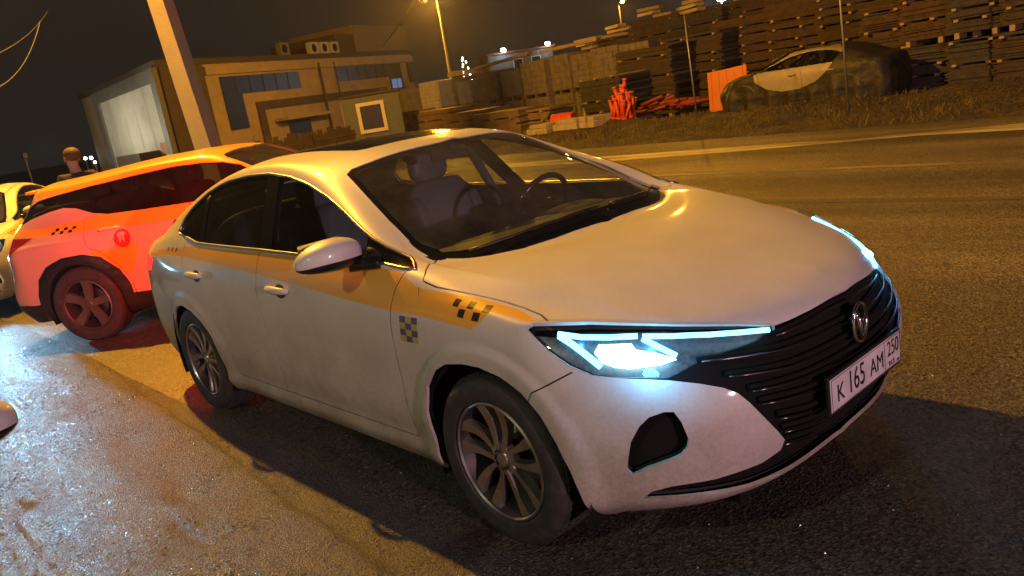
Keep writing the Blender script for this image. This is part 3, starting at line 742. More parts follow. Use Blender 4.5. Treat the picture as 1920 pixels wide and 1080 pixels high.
        seg([(1.699,-.825,.832),(1.764,-.791,.818),(1.831,-.742,.809),(1.900,-.683,.803)], .0095, -.003, 'led_strip', M_LED)
        seg([(1.912,-.675,.801),(1.98,-.616,.79),(2.058,-.533,.777),(2.119,-.453,.765),(2.168,-.378,.755)], .0085, -.003, 'led_strip', M_LED)
        seg([(1.699,-.825,.830),(1.742,-.818,.807),(1.788,-.813,.778),(1.841,-.805,.738)], .0105, .010, 'led_strip', M_LED)
        seg([(1.912,-.675,.800),(1.96,-.661,.773),(2.012,-.644,.745)], .0095, .010, 'led_strip', M_LED)
        b = MB(); Q = []
        cen = sum(beam, Vector())/len(beam)
        for p in beam+[cen]:
            loc = sh.bvh.find_nearest(p)[0]; q = loc-sh.nrm(loc)*.014; Q.append(Vector((q.x, q.y*-s, q.z)))
        n_ = len(beam); b.add(Q, [(n_, j, (j+1) % n_) for j in range(n_)])
        b.build('main_beam', M_BEAM, hd)
        # grille mesh backing, bars
        g = panel(sh, 'fog_vent', [(P['fog'], s)], [M_UNDER], t, thick=0, off=-.04)
        # wheel wells
        for ax, az in ((1.365, .325), (-1.375, .325)):
            b = MB(); n_ = 24; vs = []; rr = .415
            for j in range(n_+1):
                a = math.pi*(-.12+1.24*j/n_); 
                for yy in (-.868, -.55): vs.append((ax+rr*math.cos(a), yy*-s, az+rr*math.sin(a)*(1.0)))
            fs = [(2*j, 2*j+1, 2*j+3, 2*j+2) for j in range(n_)]; b.add(vs, fs)
            b.add([(ax+rr*math.cos(math.pi*(-.12+1.24*j/n_)), -.55*-s, az+rr*math.sin(math.pi*(-.12+1.24*j/n_))) for j in range(n_+1)], [tuple(range(n_+1))])
            b.build('wheel_well', M_UNDER, t)
    # grille
    gr = panel(sh, 'grille', [(P['grille'], -1), (P['grille'], 1)], [M_UNDER], t, thick=0, off=-.035)
    def bar(pts, rad, name, m, par, inset=.006, flat=1.0):
        L = []
        P3 = [Vector(p) for p in pts]
        for i in range(len(P3)-1):
            for q in (0, .25, .5, .75): L.append(P3[i].lerp(P3[i+1], q))
        L.append(P3[-1]); Q = []
        for p in L:
            h = sh.hit((3, p.y, p.z), (-1, 0, 0))
            if h is None: continue
            n = sh.nrm(h); Q.append(h-n*inset)
        Q = Q+[Vector((q.x, -q.y, q.z)) for q in Q[::-1] if abs(q.y) > 1e-3]
        b = MB(); b.tube(Q, rad, 8); b.build(name, m, par, smooth=True)
    for (y0, z0), (y1, z1), zc in (((-.36,.735),(-.2,.742),.748), ((-.603,.718),(-.357,.693),.685), ((-.564,.664),(-.343,.636),.626), ((-.52,.607),(-.322,.586),.574), ((-.499,.559),(-.308,.532),.520), ((-.44,.490),(-.3,.462),.448), ((-.42,.435),(-.25,.405),.392), ((-.41,.385),(-.25,.348),.335)):
        bar([(0, y0, z0), (0, y1, z1), (0, y1*.5, zc+.004), (0, 0, zc)], .0032, 'grille_bar', M_BAR, gr)
        bar([(0, y0, z0+.012), (0, y1, z1+.016), (0, y1*.5, zc+.020), (0, 0, zc+.016)], .009, 'grille_bar', M_UNDER, gr, inset=.024)
    # emblem
    em = MB(); ec = Vector((2.272, 0, .672))
    em.tube([ec+Vector((.006, .047*math.cos(a), .066*math.sin(a))) for a in [2*math.pi*i/32 for i in range(32)]], .0065, 8, closed=True)
    for s in (-1, 1): em.tube([ec+Vector((.012, s*.030, .046)), ec+Vector((.016, s*.020, -.005)), ec+Vector((.012, s*.003, -.050))], [.008, .010, .006], 8)
    em.build('emblem', M_CHROME, gr, smooth=True)
    b = MB(); b.lathe([(0, 0), (.05, .0)], 'x', (2.268, 0, .672), 24); b.xform(Matrix.Translation((0, 0, .672))@Matrix.Diagonal((1, .9, 1.3, 1))@Matrix.Translation((0, 0, -.672))); b.build('emblem_back', M_GLOSSBLK, gr)
    # plate
    b = MB(); b.bbox((2.280, -.268, .440), (2.294, .268, .570), .004); pl = b.build('license_plate', M_DARK, t)
    b = MB(); b.bbox((2.290, -.260, .449), (2.2965, .260, .562), .003); b.build('plate_face', M_PLATE, pl)
    RX = Matrix(((0, 0, 1, 0), (1, 0, 0, 0), (0, 1, 0, 0), (0, 0, 0, 1)))
    def pt(s, y, z, size, sx=1.0, m=M_INK, n='plate_text'): text_mesh(n, s, size, m, Matrix.Translation((2.2972, y, z))@RX, pl, sx=sx)
    pt('K', -.198, .500, .084, .95); pt('165', -.085, .506, .108, .78); pt('AM', .068, .500, .084, .88); pt('250', .198, .520, .078, .80); pt('RUS', .185, .467, .026, 1.1)
    b = MB(); b.box((2.2966, .130, .452), (2.2974, .1325, .559))
    for z0_, z1_ in ((.452, .4538), (.5572, .559)): b.box((2.2966, -.256, z0_), (2.2974, .256, z1_))
    for y0_, y1_ in ((-.257, -.2545), (.2545, .257)): b.box((2.2966, y0_, .452), (2.2974, y1_, .559))
    b.build('plate_border', M_INK, pl)
    for i, c_ in enumerate(((.02, .02, .2), (.3, .01, .01))):
        b = MB(); b.box((2.2966, .225, .462-.005*i), (2.2974, .245, .467-.005*i)); b.build('plate_flag', mat('flag ink', c_, .5), pl)
    # tail lamps
    panel(sh, 'taillight', [(P['tail'], -1), (P['tail'], 1)], [M_TAILLIT, M_TRIM], t, thick=.01, off=.002)
    # mirrors
    for s in (-1, 1):
        mc = Vector((.635, -1.0*-s if s > 0 else -1.0, 1.085)); mc.y = s*.985
        me_ = MB(); n1, n2 = 28, 18
        vs = []; fs = []; mi = []
        for i in range(n2+1):
            ph = -math.pi/2+math.pi*i/n2
            for j in range(n1):
                th = 2*math.pi*j/n1
                e = .75
                def sg(x, e_): return math.copysign(abs(x)**e_, x)
                x = sg(math.cos(ph), e)*sg(math.cos(th), .8); y = sg(math.cos(ph), e)*sg(math.sin(th), .8); z = sg(math.sin(ph), e)
                # y outward: outer end lower and slimmer
                ta = 1-.24*max(y, 0); X = .098*x*ta*(1 if x > 0 else .55); Y = .138*y; Z = .064*z*ta-.014*y*y*(1 if y > 0 else .3)
                vs.append(mc+Vector((X-.02*max(y, 0)**2, Y*s, Z)))
        for i in range(n2):
            for j in range(n1):
                fs.append((i*n1+j, i*n1+(j+1) % n1, (i+1)*n1+(j+1) % n1, (i+1)*n1+j)); mi.append(1 if i < n2*.40 else 0)
        mo = mk_mesh('mirror', vs, fs, [M_WHITE, M_GLOSSBLK], mi, True, t)
        b = MB(); b.tube([mc+Vector((.02, -.075*s, -.055)), mc+Vector((.05, -.115*s, -.060)), Vector((.80, s*.862, 1.035))], [.032, .030, .026], 10); b.build('mirror_arm', M_GLOSSBLK, mo, smooth=True)
        b = MB(); b.cbox(mc+Vector((-.050, 0, 0)), (.004, .19, .115)); b.build('mirror_glass', M_CHROME, mo)
    # wipers
    for pts in ([(1.035,-.60),(1.10,-.42),(1.145,-.2),(1.15,.05)], [(1.155,.12),(1.13,.3),(1.075,.48),(.99,.61)]):
        b = MB(); L = []
        for i in range(len(pts)-1):
            for q in (0, .34, .67): L.append(Vector(pts[i]).lerp(Vector(pts[i+1]), q))
        L.append(Vector(pts[-1])); Q = []
        for p in L:
            h = sh.hit((p.x, -abs(p.y), 2), (0, 0, -1)); Q.append(Vector((p.x, p.y, h.z+.014)))
        b.tube(Q, [.009]+[.007]*(len(Q)-2)+[.004], 6); b.build('wiper', M_DARK, t, smooth=True)
    # wheels
    for x in (1.35, -1.35):
        for s in (-1, 1): make_wheel(t, (x, s*.885, .325), s, phase=.35 if x > 0 else 1.0)
    # underbody and cabin
    b = MB(); b.box((-2.2, -.52, .20), (2.1, .52, .30)); b.box((-.95, -.82, .20), (.95, .82, .27)); b.build('underbody', M_UNDER, t)
    b = MB(); b.box((-1.5, -.80, .34), (1.0, .80, .38)); b.build('floor_pan', M_TRIM, t)
    dsh = MB(); rbox(dsh, (.86, 0, .885), (.52, 1.50, .22), .45, 5); rbox(dsh, (.70, .36, .965), (.22, .40, .08), .6); dsh.build('dashboard', mat('dash vinyl', (.03, .032, .036), .5, bump=(200, .2, .002)), t, smooth=True)
    for yy in (-.37, .37):
        b = MB(); rt_ = Matrix.Rotation(R(-16), 3, 'Y')
        rbox(b, (-.08, yy, .56), (.52, .50, .16), .45); rbox(b, (-.34, yy, .86), (.14, .48, .62), .5, rot=rt_)
        rbox(b, (-.33, yy+.20, .84), (.19, .09, .50), .55, rot=rt_); rbox(b, (-.33, yy-.20, .84), (.19, .09, .50), .55, rot=rt_)
        st = b.build('front_seat', M_SEAT, t, smooth=True)
        b = MB(); rbox(b, (-.455, yy, 1.235), (.10, .26, .17), .6); b.tube([(-.44, yy-.05, 1.1), (-.455, yy-.05, 1.2)], .006, 6); b.tube([(-.44, yy+.05, 1.1), (-.455, yy+.05, 1.2)], .006, 6); b.build('headrest', M_SEAT, st, smooth=True)
    b = MB(); rbox(b, (-1.0, 0, .56), (.5, 1.3, .18), .4); rbox(b, (-1.28, 0, .86), (.14, 1.28, .60), .45, rot=Matrix.Rotation(R(-22), 3, 'Y')); b.build('rear_seat', M_SEAT, t, smooth=True)
    sw = Vector((.46, .37, .985)); RS = Matrix.Rotation(R(-64), 3, 'Y')
    b = MB(); b.tube([sw+RS@Vector((.185*math.cos(a), .185*math.sin(a), 0)) for a in [2*math.pi*i/32 for i in range(32)]], .0145, 8, closed=True)
    rbox(b, sw, (.10, .15, .06), .6, rot=RS)
    for a in (0, math.pi/2*3, math.pi/2): b.tube([sw, sw+RS@Vector((-.18*math.cos(a), .18*math.sin(a), 0))], .014, 6)
    b.build('steering_wheel', M_GLOSSBLK, t, smooth=True)
    b = MB(); b.bbox((.235, -.11, 1.315), (.255, .11, 1.375), .006); b.tube([(.26, 0, 1.37), (.29, 0, 1.40)], .012, 8); b.build('rear_view_mirror', M_TRIM, t)
    for s in (-1, 1):
        b = MB(); b.tube([(-.30, s*.74, .5), (-.31, s*.77, .95), (-.40, s*.66, 1.30)], .028, 8); b.build('belt_pillar', M_SEAT, t, smooth=True)
    return t, sh, P
sedan, SH, SP = make_sedan()
# ------------------------------------------------------------------ compact SUV taxi behind the sedan
def same(x, L): return [(x+dx, w, z) for dx, w, z in L]
SUV_TOP = [
 [(1.95,.84,.88),(2.02,.78,.90),(2.08,.68,.91),(2.13,.56,.92),(2.16,.42,.93),(2.18,.22,.935),(2.19,0,.94)],
 [(1.70,.90,.93),(1.71,.86,.98),(1.72,.80,1.0),(1.73,.7,1.01),(1.74,.58,1.015),(1.75,.3,1.02),(1.76,0,1.025)],
 [(1.3,.915,.955),(1.3,.87,1.02),(1.3,.82,1.05),(1.3,.72,1.06),(1.3,.6,1.065),(1.3,.3,1.075),(1.3,0,1.08)],
 [(.95,.915,.97),(.95,.875,1.05),(.93,.83,1.085),(.90,.78,1.10),(.88,.72,1.10),(1.05,.38,1.105),(1.12,0,1.11)],
 [(.6,.915,.98),(.6,.87,1.08),(.6,.82,1.18),(.6,.76,1.27),(.6,.66,1.31),(.72,.35,1.33),(.77,0,1.34)],
 [(.2,.91,.985),(.2,.865,1.09),(.2,.79,1.27),(.2,.69,1.45),(.18,.60,1.52),(.28,.3,1.555),(.3,0,1.565)],
 [(-.2,.91,.99),(-.2,.862,1.10),(-.2,.78,1.30),(-.2,.665,1.51),(-.2,.585,1.565),(-.2,.3,1.60),(-.2,0,1.61)],
 [(-.7,.91,1.0),(-.7,.86,1.1),(-.7,.775,1.3),(-.7,.66,1.50),(-.7,.58,1.55),(-.7,.3,1.59),(-.7,0,1.60)],
 [(-1.2,.905,1.0),(-1.2,.855,1.1),(-1.2,.77,1.29),(-1.2,.655,1.46),(-1.2,.575,1.51),(-1.2,.3,1.55),(-1.2,0,1.56)],
 [(-1.6,.895,1.0),(-1.6,.84,1.1),(-1.6,.75,1.28),(-1.6,.64,1.43),(-1.6,.565,1.485),(-1.6,.3,1.52),(-1.6,0,1.53)],
 [(-1.82,.875,1.0),(-1.80,.82,1.10),(-1.79,.73,1.26),(-1.79,.63,1.39),(-1.80,.555,1.45),(-1.84,.3,1.485),(-1.85,0,1.49)],
 [(-1.97,.85,.99),(-1.96,.80,1.08),(-1.95,.72,1.16),(-1.96,.62,1.20),(-1.97,.52,1.22),(-2.0,.28,1.23),(-2.01,0,1.235)],
 [(-2.03,.82,.98),(-2.05,.75,1.03),(-2.07,.67,1.05),(-2.08,.57,1.06),(-2.09,.47,1.065),(-2.11,.25,1.07),(-2.12,0,1.07)],
]
SUV_LV = [(.90,.93),(.76,.93),(.60,.915),(.46,.91),(.36,.90),(.29,.885),(.24,.85)]
def ring(base, xs, zs): return [[(x+dx, w*k, z) for (dx, k, z) in zip(xs, [1, 1, 1, 1, .99, .98, .93], zs)] for x, w in base]
SUV_FRONT = ring([(1.98,.86),(2.06,.80),(2.12,.70),(2.17,.58),(2.20,.44),(2.22,.23),(2.23,0)], [0,.01,.03,.04,.03,.0,-.05], [.82,.72,.60,.48,.38,.30,.24])
SUV_REAR = ring([(-2.07,.83),(-2.10,.76),(-2.12,.68),(-2.13,.58),(-2.14,.48),(-2.15,.25),(-2.15,0)], [0,-.0,-.03,-.05,-.04,0,.06], [.90,.78,.62,.50,.40,.34,.30])
def make_suv():
    V, Q, cr = cage(SUV_TOP, SUV_LV, SUV_FRONT, SUV_REAR, lambda x, i: 1.0-(.03*((x-1)/.9)**2 if x > 1 else 0)-(.035*((-x-1.2)/.8)**2 if x < -1.2 else 0), crease_sh=.5, crease_rows=[(4, 3, 6, .4), (3, 4, 10, .3), (1, 3, 10, .4)])
    sh = Shell(V, Q, cr, levels=3); flare(sh, [(1.34, .36), (-1.34, .36)], rr=.40, amp=.03); sh.finish()
    t = thing('suv', 'compact orange and white taxi SUV with black wheel arches, parked behind the sedan', 'car', (-4.06, .79, -.004), .72)
    WIN = [(-1.97,1.15),(-1.78,1.222),(-1.58,1.265),(-1.42,1.285),(-1.28,1.265),(-1.10,1.20),(-.95,1.172),(-.6,1.165),(-.2,1.163),(.2,1.165),(.6,1.15),(.90,1.125),(.72,1.22),(.55,1.32),(.36,1.43),(.2,1.475),(0,1.495),(-.3,1.502),(-.7,1.478),(-1.2,1.44),(-1.55,1.405),(-1.72,1.38),(-1.84,1.33)]
    arc = lambda cx, r, z0=.36: [(cx+r, .1)]+[(cx+r*math.cos(math.pi*k/16), z0+r*math.sin(math.pi*k/16)) for k in range(17)]+[(cx-r, .1)]
    def fl(cx, r): return [(cx+r*1.02, .30), (cx+r, .50), (cx+r*.86, .66), (cx+r*.55, .80), (cx+r*.2, .845), (cx-r*.25, .835), (cx-r*.62, .775), (cx-r*.88, .66), (cx-r, .50), (cx-r*1.02, .30)]
    CLADR = [(-2.3,.10),(-2.3,.40)]+fl(-1.34, .49)[::-1]+[(-.84,.36),(.84,.36)]+fl(1.34, .49)[::-1]+[(2.4,.42),(2.4,.1)]
    TAIL = [(-2.2,1.08),(-1.75,1.055),(-1.9,.985),(-2.0,.93),(-2.04,.86),(-2.2,.86)]
    STR = [(-2.2,1.115),(-1.7,1.055),(-1.2,1.05),(-.4,1.035),(.9,1.02),(.9,1.18),(-.2,1.19),(-1.0,1.19),(-1.25,1.155),(-1.55,1.135),(-2.2,1.145)]
    WEDGE = [(-1.17,.86),(-.95,.85),(-.66,.88),(-.80,.60),(-1.0,.70),(-1.12,.76)]
    W3, A1, A2 = XZ(WIN), XZ(arc(1.34, .405)), XZ(arc(-1.34, .405))
    cuts = [(W3, DS, None), (A1, DS, lambda c: c.z < .85), (A2, DS, lambda c: c.z < .85), (XZ(CLADR), DS, lambda c: c.z < .9), (XZ(TAIL), DS, lambda c: c.x < -1.6), (XZ(STR), DS, lambda c: c.z > .9), (XZ(WEDGE), DS, lambda c: c.z < .95)]
    g1 = [(-1.19,1.16),(-1.20,1.0),(-1.17,.90),(-1.05,.84),(-.93,.72),(-.84,.55),(-.82,.36)]; g2 = [(-.12,1.165),(-.13,.9),(-.14,.6),(-.13,.37)]; g3 = [(.93,1.12),(.90,.9),(.86,.6),(.84,.37)]
    gaps = [(XZ(strip(g, .007)), DS, lambda c: c.z < 1.17) for g in (g1, g2, g3)]
    chk = []
    for k in range(3):
        for j in range(2):
            x = -1.50+.09*k-.045*j; z = 1.085-.028*j; chk.append(XZ([(x, z), (x+.04, z+.001), (x+.048, z+.026), (x+.008, z+.025)]))
    for p, d, f in cuts+gaps: sh.cut(p, d, flt=f)
    for q in chk: sh.cut(q, DS, flt=lambda c: c.z > .95 and c.x < -1.1)
    WS = [Vector(p) for p in ((.26,.06,1.5),(.22,-.3,1.5),(.17,-.55,1.5),(.22,-.60,1.5),(.6,-.66,1.3),(.86,-.70,1.1),(.95,-.6,1.1),(1.06,-.3,1.1),(1.10,.06,1.1))]
    RW = [Vector(p) for p in ((-1.875,.06,1.47),(-1.865,-.3,1.46),(-1.84,-.58,1.42),(-1.955,-.66,1.2),(-1.985,-.3,1.24),(-1.99,.06,1.24))]
    sh.cut(WS, DT, flt=lambda c: 0 < c.x < 1.2 and c.z > 1.05); sh.cut(RW, DT, flt=lambda c: c.x < -1.7 and c.z > 1.15)
    part = {}; mr = {}
    def put(p, d, n, f=None, m=None):
        for q in sh.inside(p, d, f):
            if n: part.setdefault(q, n)
            if m is not None: mr[q] = m
    for p, d, f in gaps: put(p, d, 'gap', f)
    put(A1, DS, 'hole', lambda c: c.z < .85); put(A2, DS, 'hole', lambda c: c.z < .85)
    put(W3, DS, 'glass'); put(XZ(TAIL), DS, 'tail', lambda c: c.x < -1.6)
    put(WS, DT, 'windshield', lambda c: 0 < c.x < 1.2 and c.z > 1.05); put(RW, DT, 'rear_window', lambda c: c.x < -1.7 and c.z > 1.15)
    put(XZ(STR), DS, None, lambda c: c.z > .9, 1); put(XZ(WEDGE), DS, None, lambda c: c.z < .95, 1)
    put(XZ(CLADR), DS, 'cladding', lambda c: c.z < .9)
    for q in chk: put(q, DS, None, lambda c: c.z > .95 and c.x < -1.1, 2)
    for q in sh.bm.faces:
        if q in part: continue
        c = q.calc_center_median()
        if c.z < .42: part[q] = 'cladding'
        elif -.135 < c.x < .9 and c.z < 1.165 and c.y < -.7: part[q] = 'front_door'
        elif -1.19 < c.x <= -.135 and c.z < 1.17 and c.y < -.7: part[q] = 'rear_door'
        else: part[q] = 'body'
        if c.z > 1.40 or (c.z > 1.19 and c.x > .1): mr[q] = 1
    P = {}
    for f in sh.bm.faces: P.setdefault(part[f], []).append(([v.co.copy() for v in f.verts], mr.get(f, 0)))
    BM = [M_SWHITE, M_SORANGE, M_BLACKFILM, M_TRIM]
    panel(sh, 'body', [(P['body'], -1), (P['body'], 1)], BM, t)
    panel(sh, 'cladding', [(P['cladding'], -1), (P['cladding'], 1)], [M_DARK], t, thick=.012, off=.006)
    panel(sh, 'windshield', [(P['windshield'], -1), (P['windshield'], 1)], [M_GLASS], t, thick=0)
    if 'rear_window' in P: panel(sh, 'rear_window', [(P['rear_window'], -1), (P['rear_window'], 1)], [M_GLASSD], t, thick=0)
    lin = [(p, 0) for k in ('body', 'front_door', 'rear_door', 'gap', 'tail', 'cladding') for p, m in P.get(k, [])]
    panel(sh, 'inner_lining', [(lin, -1), (lin, 1)], [M_TRIM], t, thick=0, off=-.03)
    for s in (-1, 1):
        D = panel(sh, 'front_door', [(P['front_door'], s)], BM, t); D2 = panel(sh, 'rear_door', [(P['rear_door'], s)], BM, t)
        G = {'f': [], 'r': [], 'q': [], 'p': []}
        for pts, m in P['glass']:
            c = sum(pts, Vector())/len(pts)
            x1 = -.12-(c.z-1.16)*.25; x2 = -1.08-(c.z-1.16)*.2
            k = 'p' if (abs(c.x-x1) < .06 or abs(c.x-x2) < .05 or c.x < -1.78) else 'f' if c.x > x1 else 'r' if c.x > x2 else 'q'
            G[k].append((pts, 0))
        panel(sh, 'window', [(G['f'], s)], [M_GLASSM], D, thick=0, off=-.004); panel(sh, 'window', [(G['r'], s)], [M_GLASSM], D2, thick=0, off=-.004)
        panel(sh, 'quarter_window', [(G['q'], s)], [M_GLASSD], t, thick=0, off=-.004); [panel(sh, 'window_pillar', [([q for q in G['p'] if lo <= (sum(q[0], Vector())/len(q[0])).x < hi], s)], [M_GLOSSBLK, M_TRIM], t, thick=.005, off=-.003) for lo, hi in ((-.6, 9), (-1.5, -.6), (-9, -1.5))]
        panel(sh, 'taillight', [(P['tail'], s)], [M_TAIL, M_TRIM], t, thick=.01, off=.002)
        for hx, dr in ((-.93, D2), (.02, D)):
            h = sh.hit((hx, -2, 1.04), (0, 1, 0)); b = MB()
            b.tube([(hx-.11, (h.y-.002)*-s, 1.035), (hx-.08, (h.y-.022)*-s, 1.04), (hx+.08, (h.y-.022)*-s, 1.045), (hx+.11, (h.y-.002)*-s, 1.045)], .014, 8); b.build('door_handle', M_SWHITE, dr, smooth=True)
        b = MB(); rbox(b, (.70, s*1.0, 1.13), (.15, .24, .16), .6); b.tube([(.70, s*.92, 1.08), (.78, s*.86, 1.06)], .03, 8); b.build('mirror', M_SORANGE, t, smooth=True)
        for x in (1.34, -1.34):
            make_wheel(t, (x, s*.925, .36), s, rad=.36, rimr=.236, width=.22, phase=.2, style='single')
        for ax in (1.34, -1.34):
            b = MB(); n_ = 22; vs = []
            for j in range(n_+1):
                a = math.pi*(-.12+1.24*j/n_)
                for yy in (.9, .6): vs.append((ax+.43*math.cos(a), yy*s, .36+.43*math.sin(a)))
            b.add(vs, [(2*j, 2*j+1, 2*j+3, 2*j+2) for j in range(n_)])
            b.add([(ax+.43*math.cos(math.pi*(-.12+1.24*j/n_)), .6*s, .36+.43*math.sin(math.pi*(-.12+1.24*j/n_))) for j in range(n_+1)], [tuple(range(n_+1))]); b.build('wheel_well', M_UNDER, t)
    b = MB(); b.box((-1.9, -.55, .26), (2.0, .55, .36)); b.box((-.9, -.86, .26), (.9, .86, .33)); b.build('underbody', M_UNDER, t)
    for xx in (-1.0, .0):
        for yy in ((-.36, .36) if xx == 0 else (-.38, 0, .38)):
            b = MB(); rbox(b, (xx-.2, yy, 1.02), (.14, .46, .60), .5); rbox(b, (xx-.26, yy, 1.40), (.10, .26, .17), .6); rbox(b, (xx+.05, yy, .75), (.5, .46, .15), .5); b.build('seat', M_TRIM, t, smooth=True)
    # rear hatch spoiler, wing tip over the D pillar
    b = MB(); rbox(b, (-1.85, 0, 1.462), (.16, 1.20, .045), .5); b.build('spoiler', M_SORANGE, t, smooth=True)
    # door graphics, right side
    y = -.94
    RYZ = Matrix(((1, 0, 0, 0), (0, 0, -1, 0), (0, 1, 0, 0), (0, 0, 0, 1)))
    h = sh.hit((-.81, -2, .94), (0, 1, 0)).y; b = MB(); vs = [Vector((-.81, h-.003, .94))]
    for j in range(28):
        a = 2*math.pi*j/28; x = -.81+.085*math.cos(a); z = .94+.085*math.sin(a); vs.append(Vector((x, sh.hit((x, -2, z), (0, 1, 0)).y-.003, z)))
    b.add(vs, [(0, 1+j, 1+(j+1) % 28) for j in range(28)]); b.build('door_emblem', mat('red film', (.45, .03, .02), .4), t)
    text_mesh('emblem_letter', 'Я', .12, M_PLATE, Matrix.Translation((-.81, h-.009, .94))@RYZ, t)
    text_mesh('fleet_number', '618', .15, M_BLACKFILM, Matrix.Translation((-.18, h-.006, .985))@RYZ, t)
    t.scale = (.945,)*3
    return t
M_SWHITE = paint('suv body paint', (.62, .37, .27), rough=.35, dirtamt=.35)
M_SORANGE = paint('suv yellow orange film', (.82, .38, .02), rough=.38, dirtamt=.2)
M_GLASSM = glassmat('suv glass', (.42, .42, .40), film=.02)
suv = make_suv()
# ------------------------------------------------------------------ street lamps near the cars
def street_lamp(label, base, height, arm, col_, energy, size=.12, lean=(0, 0), shape='square', w=.17, group=None, face=None, lamp_e=60, cat='street lamp', name='street_lamp', mat_=None, glass=1.0):
    t = thing(name, label, cat, (base[0], base[1], 0), 0, group)
    tip = Vector((lean[0], lean[1], height)); b = MB(); m = mat_ or M_CONC
    if shape == 'square':
        a = math.atan2(arm[1], arm[0]); vs = []
        for p, ww in ((Vector((0, 0, -.3)), w), (tip, w*.62)):
            for k in range(4):
                q = a+math.pi/4+k*math.pi/2; vs.append(p+Vector((math.cos(q), math.sin(q), 0))*ww*1.2)
        b.add(vs, [(0, 1, 5, 4), (1, 2, 6, 5), (2, 3, 7, 6), (3, 0, 4, 7), (4, 5, 6, 7)])
    else: b.tube([(0, 0, -.3), tip], [w, w*.6], 12)
    b.build('pole', m, t)
    A = Vector((arm[0], arm[1], 0)); b = MB(); b.tube([tip-Vector((0, 0, .3)), tip+Vector((0, 0, .25))+A*.15, tip+Vector((0, 0, .45))+A*.6, tip+Vector((0, 0, .5))+A], .035, 8); b.build('arm', M_SATIN, t, smooth=True)
    b = MB(); hp = tip+Vector((0, 0, .48))+A; d = A.normalized() if A.length > 0 else Vector((1, 0, 0))
    rbox(b, (0, 0, 0), (.62, .26, .16), .6); b.xform(Matrix.Translation(hp+d*.15)@Matrix.Rotation(math.atan2(d.y, d.x), 4, 'Z')); h = b.build('lamp_head', M_CONC, t, smooth=True)
    b = MB(); rbox(b, (0, 0, 0), (.34*glass, .18*glass, .12*glass), .8); b.xform(Matrix.Translation(hp+d*.18-Vector((0, 0, .09)))@Matrix.Rotation(math.atan2(d.y, d.x), 4, 'Z'))
    b.build('lamp_glass', emat('lit lamp', col_, lamp_e), h, smooth=True)
    if energy: lamp('lamp_light', 'POINT', hp+d*.18-Vector((0, 0, .28)), energy, col_, size, parent=t)
    return t
M_CONC = mat('weathered concrete', (.34, .30, .25), .85, noise=(3, (.27, .24, .2), .3, .7), bump=(40, .4, .01))
M_STEEL = mat('galvanised steel', (.30, .30, .30), .5, metal=.6, noise=(6, (.2, .19, .17), .3, .7))
p = wpt(404, 270, 13.9)
lx, ly = -8.75, 2.15
street_lamp('leaning orange-lit concrete lamp post rising behind the taxi SUV', (p.x+.02, p.y), 9.0, (lx-p.x+.25, ly-p.y-.55), SODIUM, 13000, size=.10, lean=(-.30, -.60), w=.185, lamp_e=60)
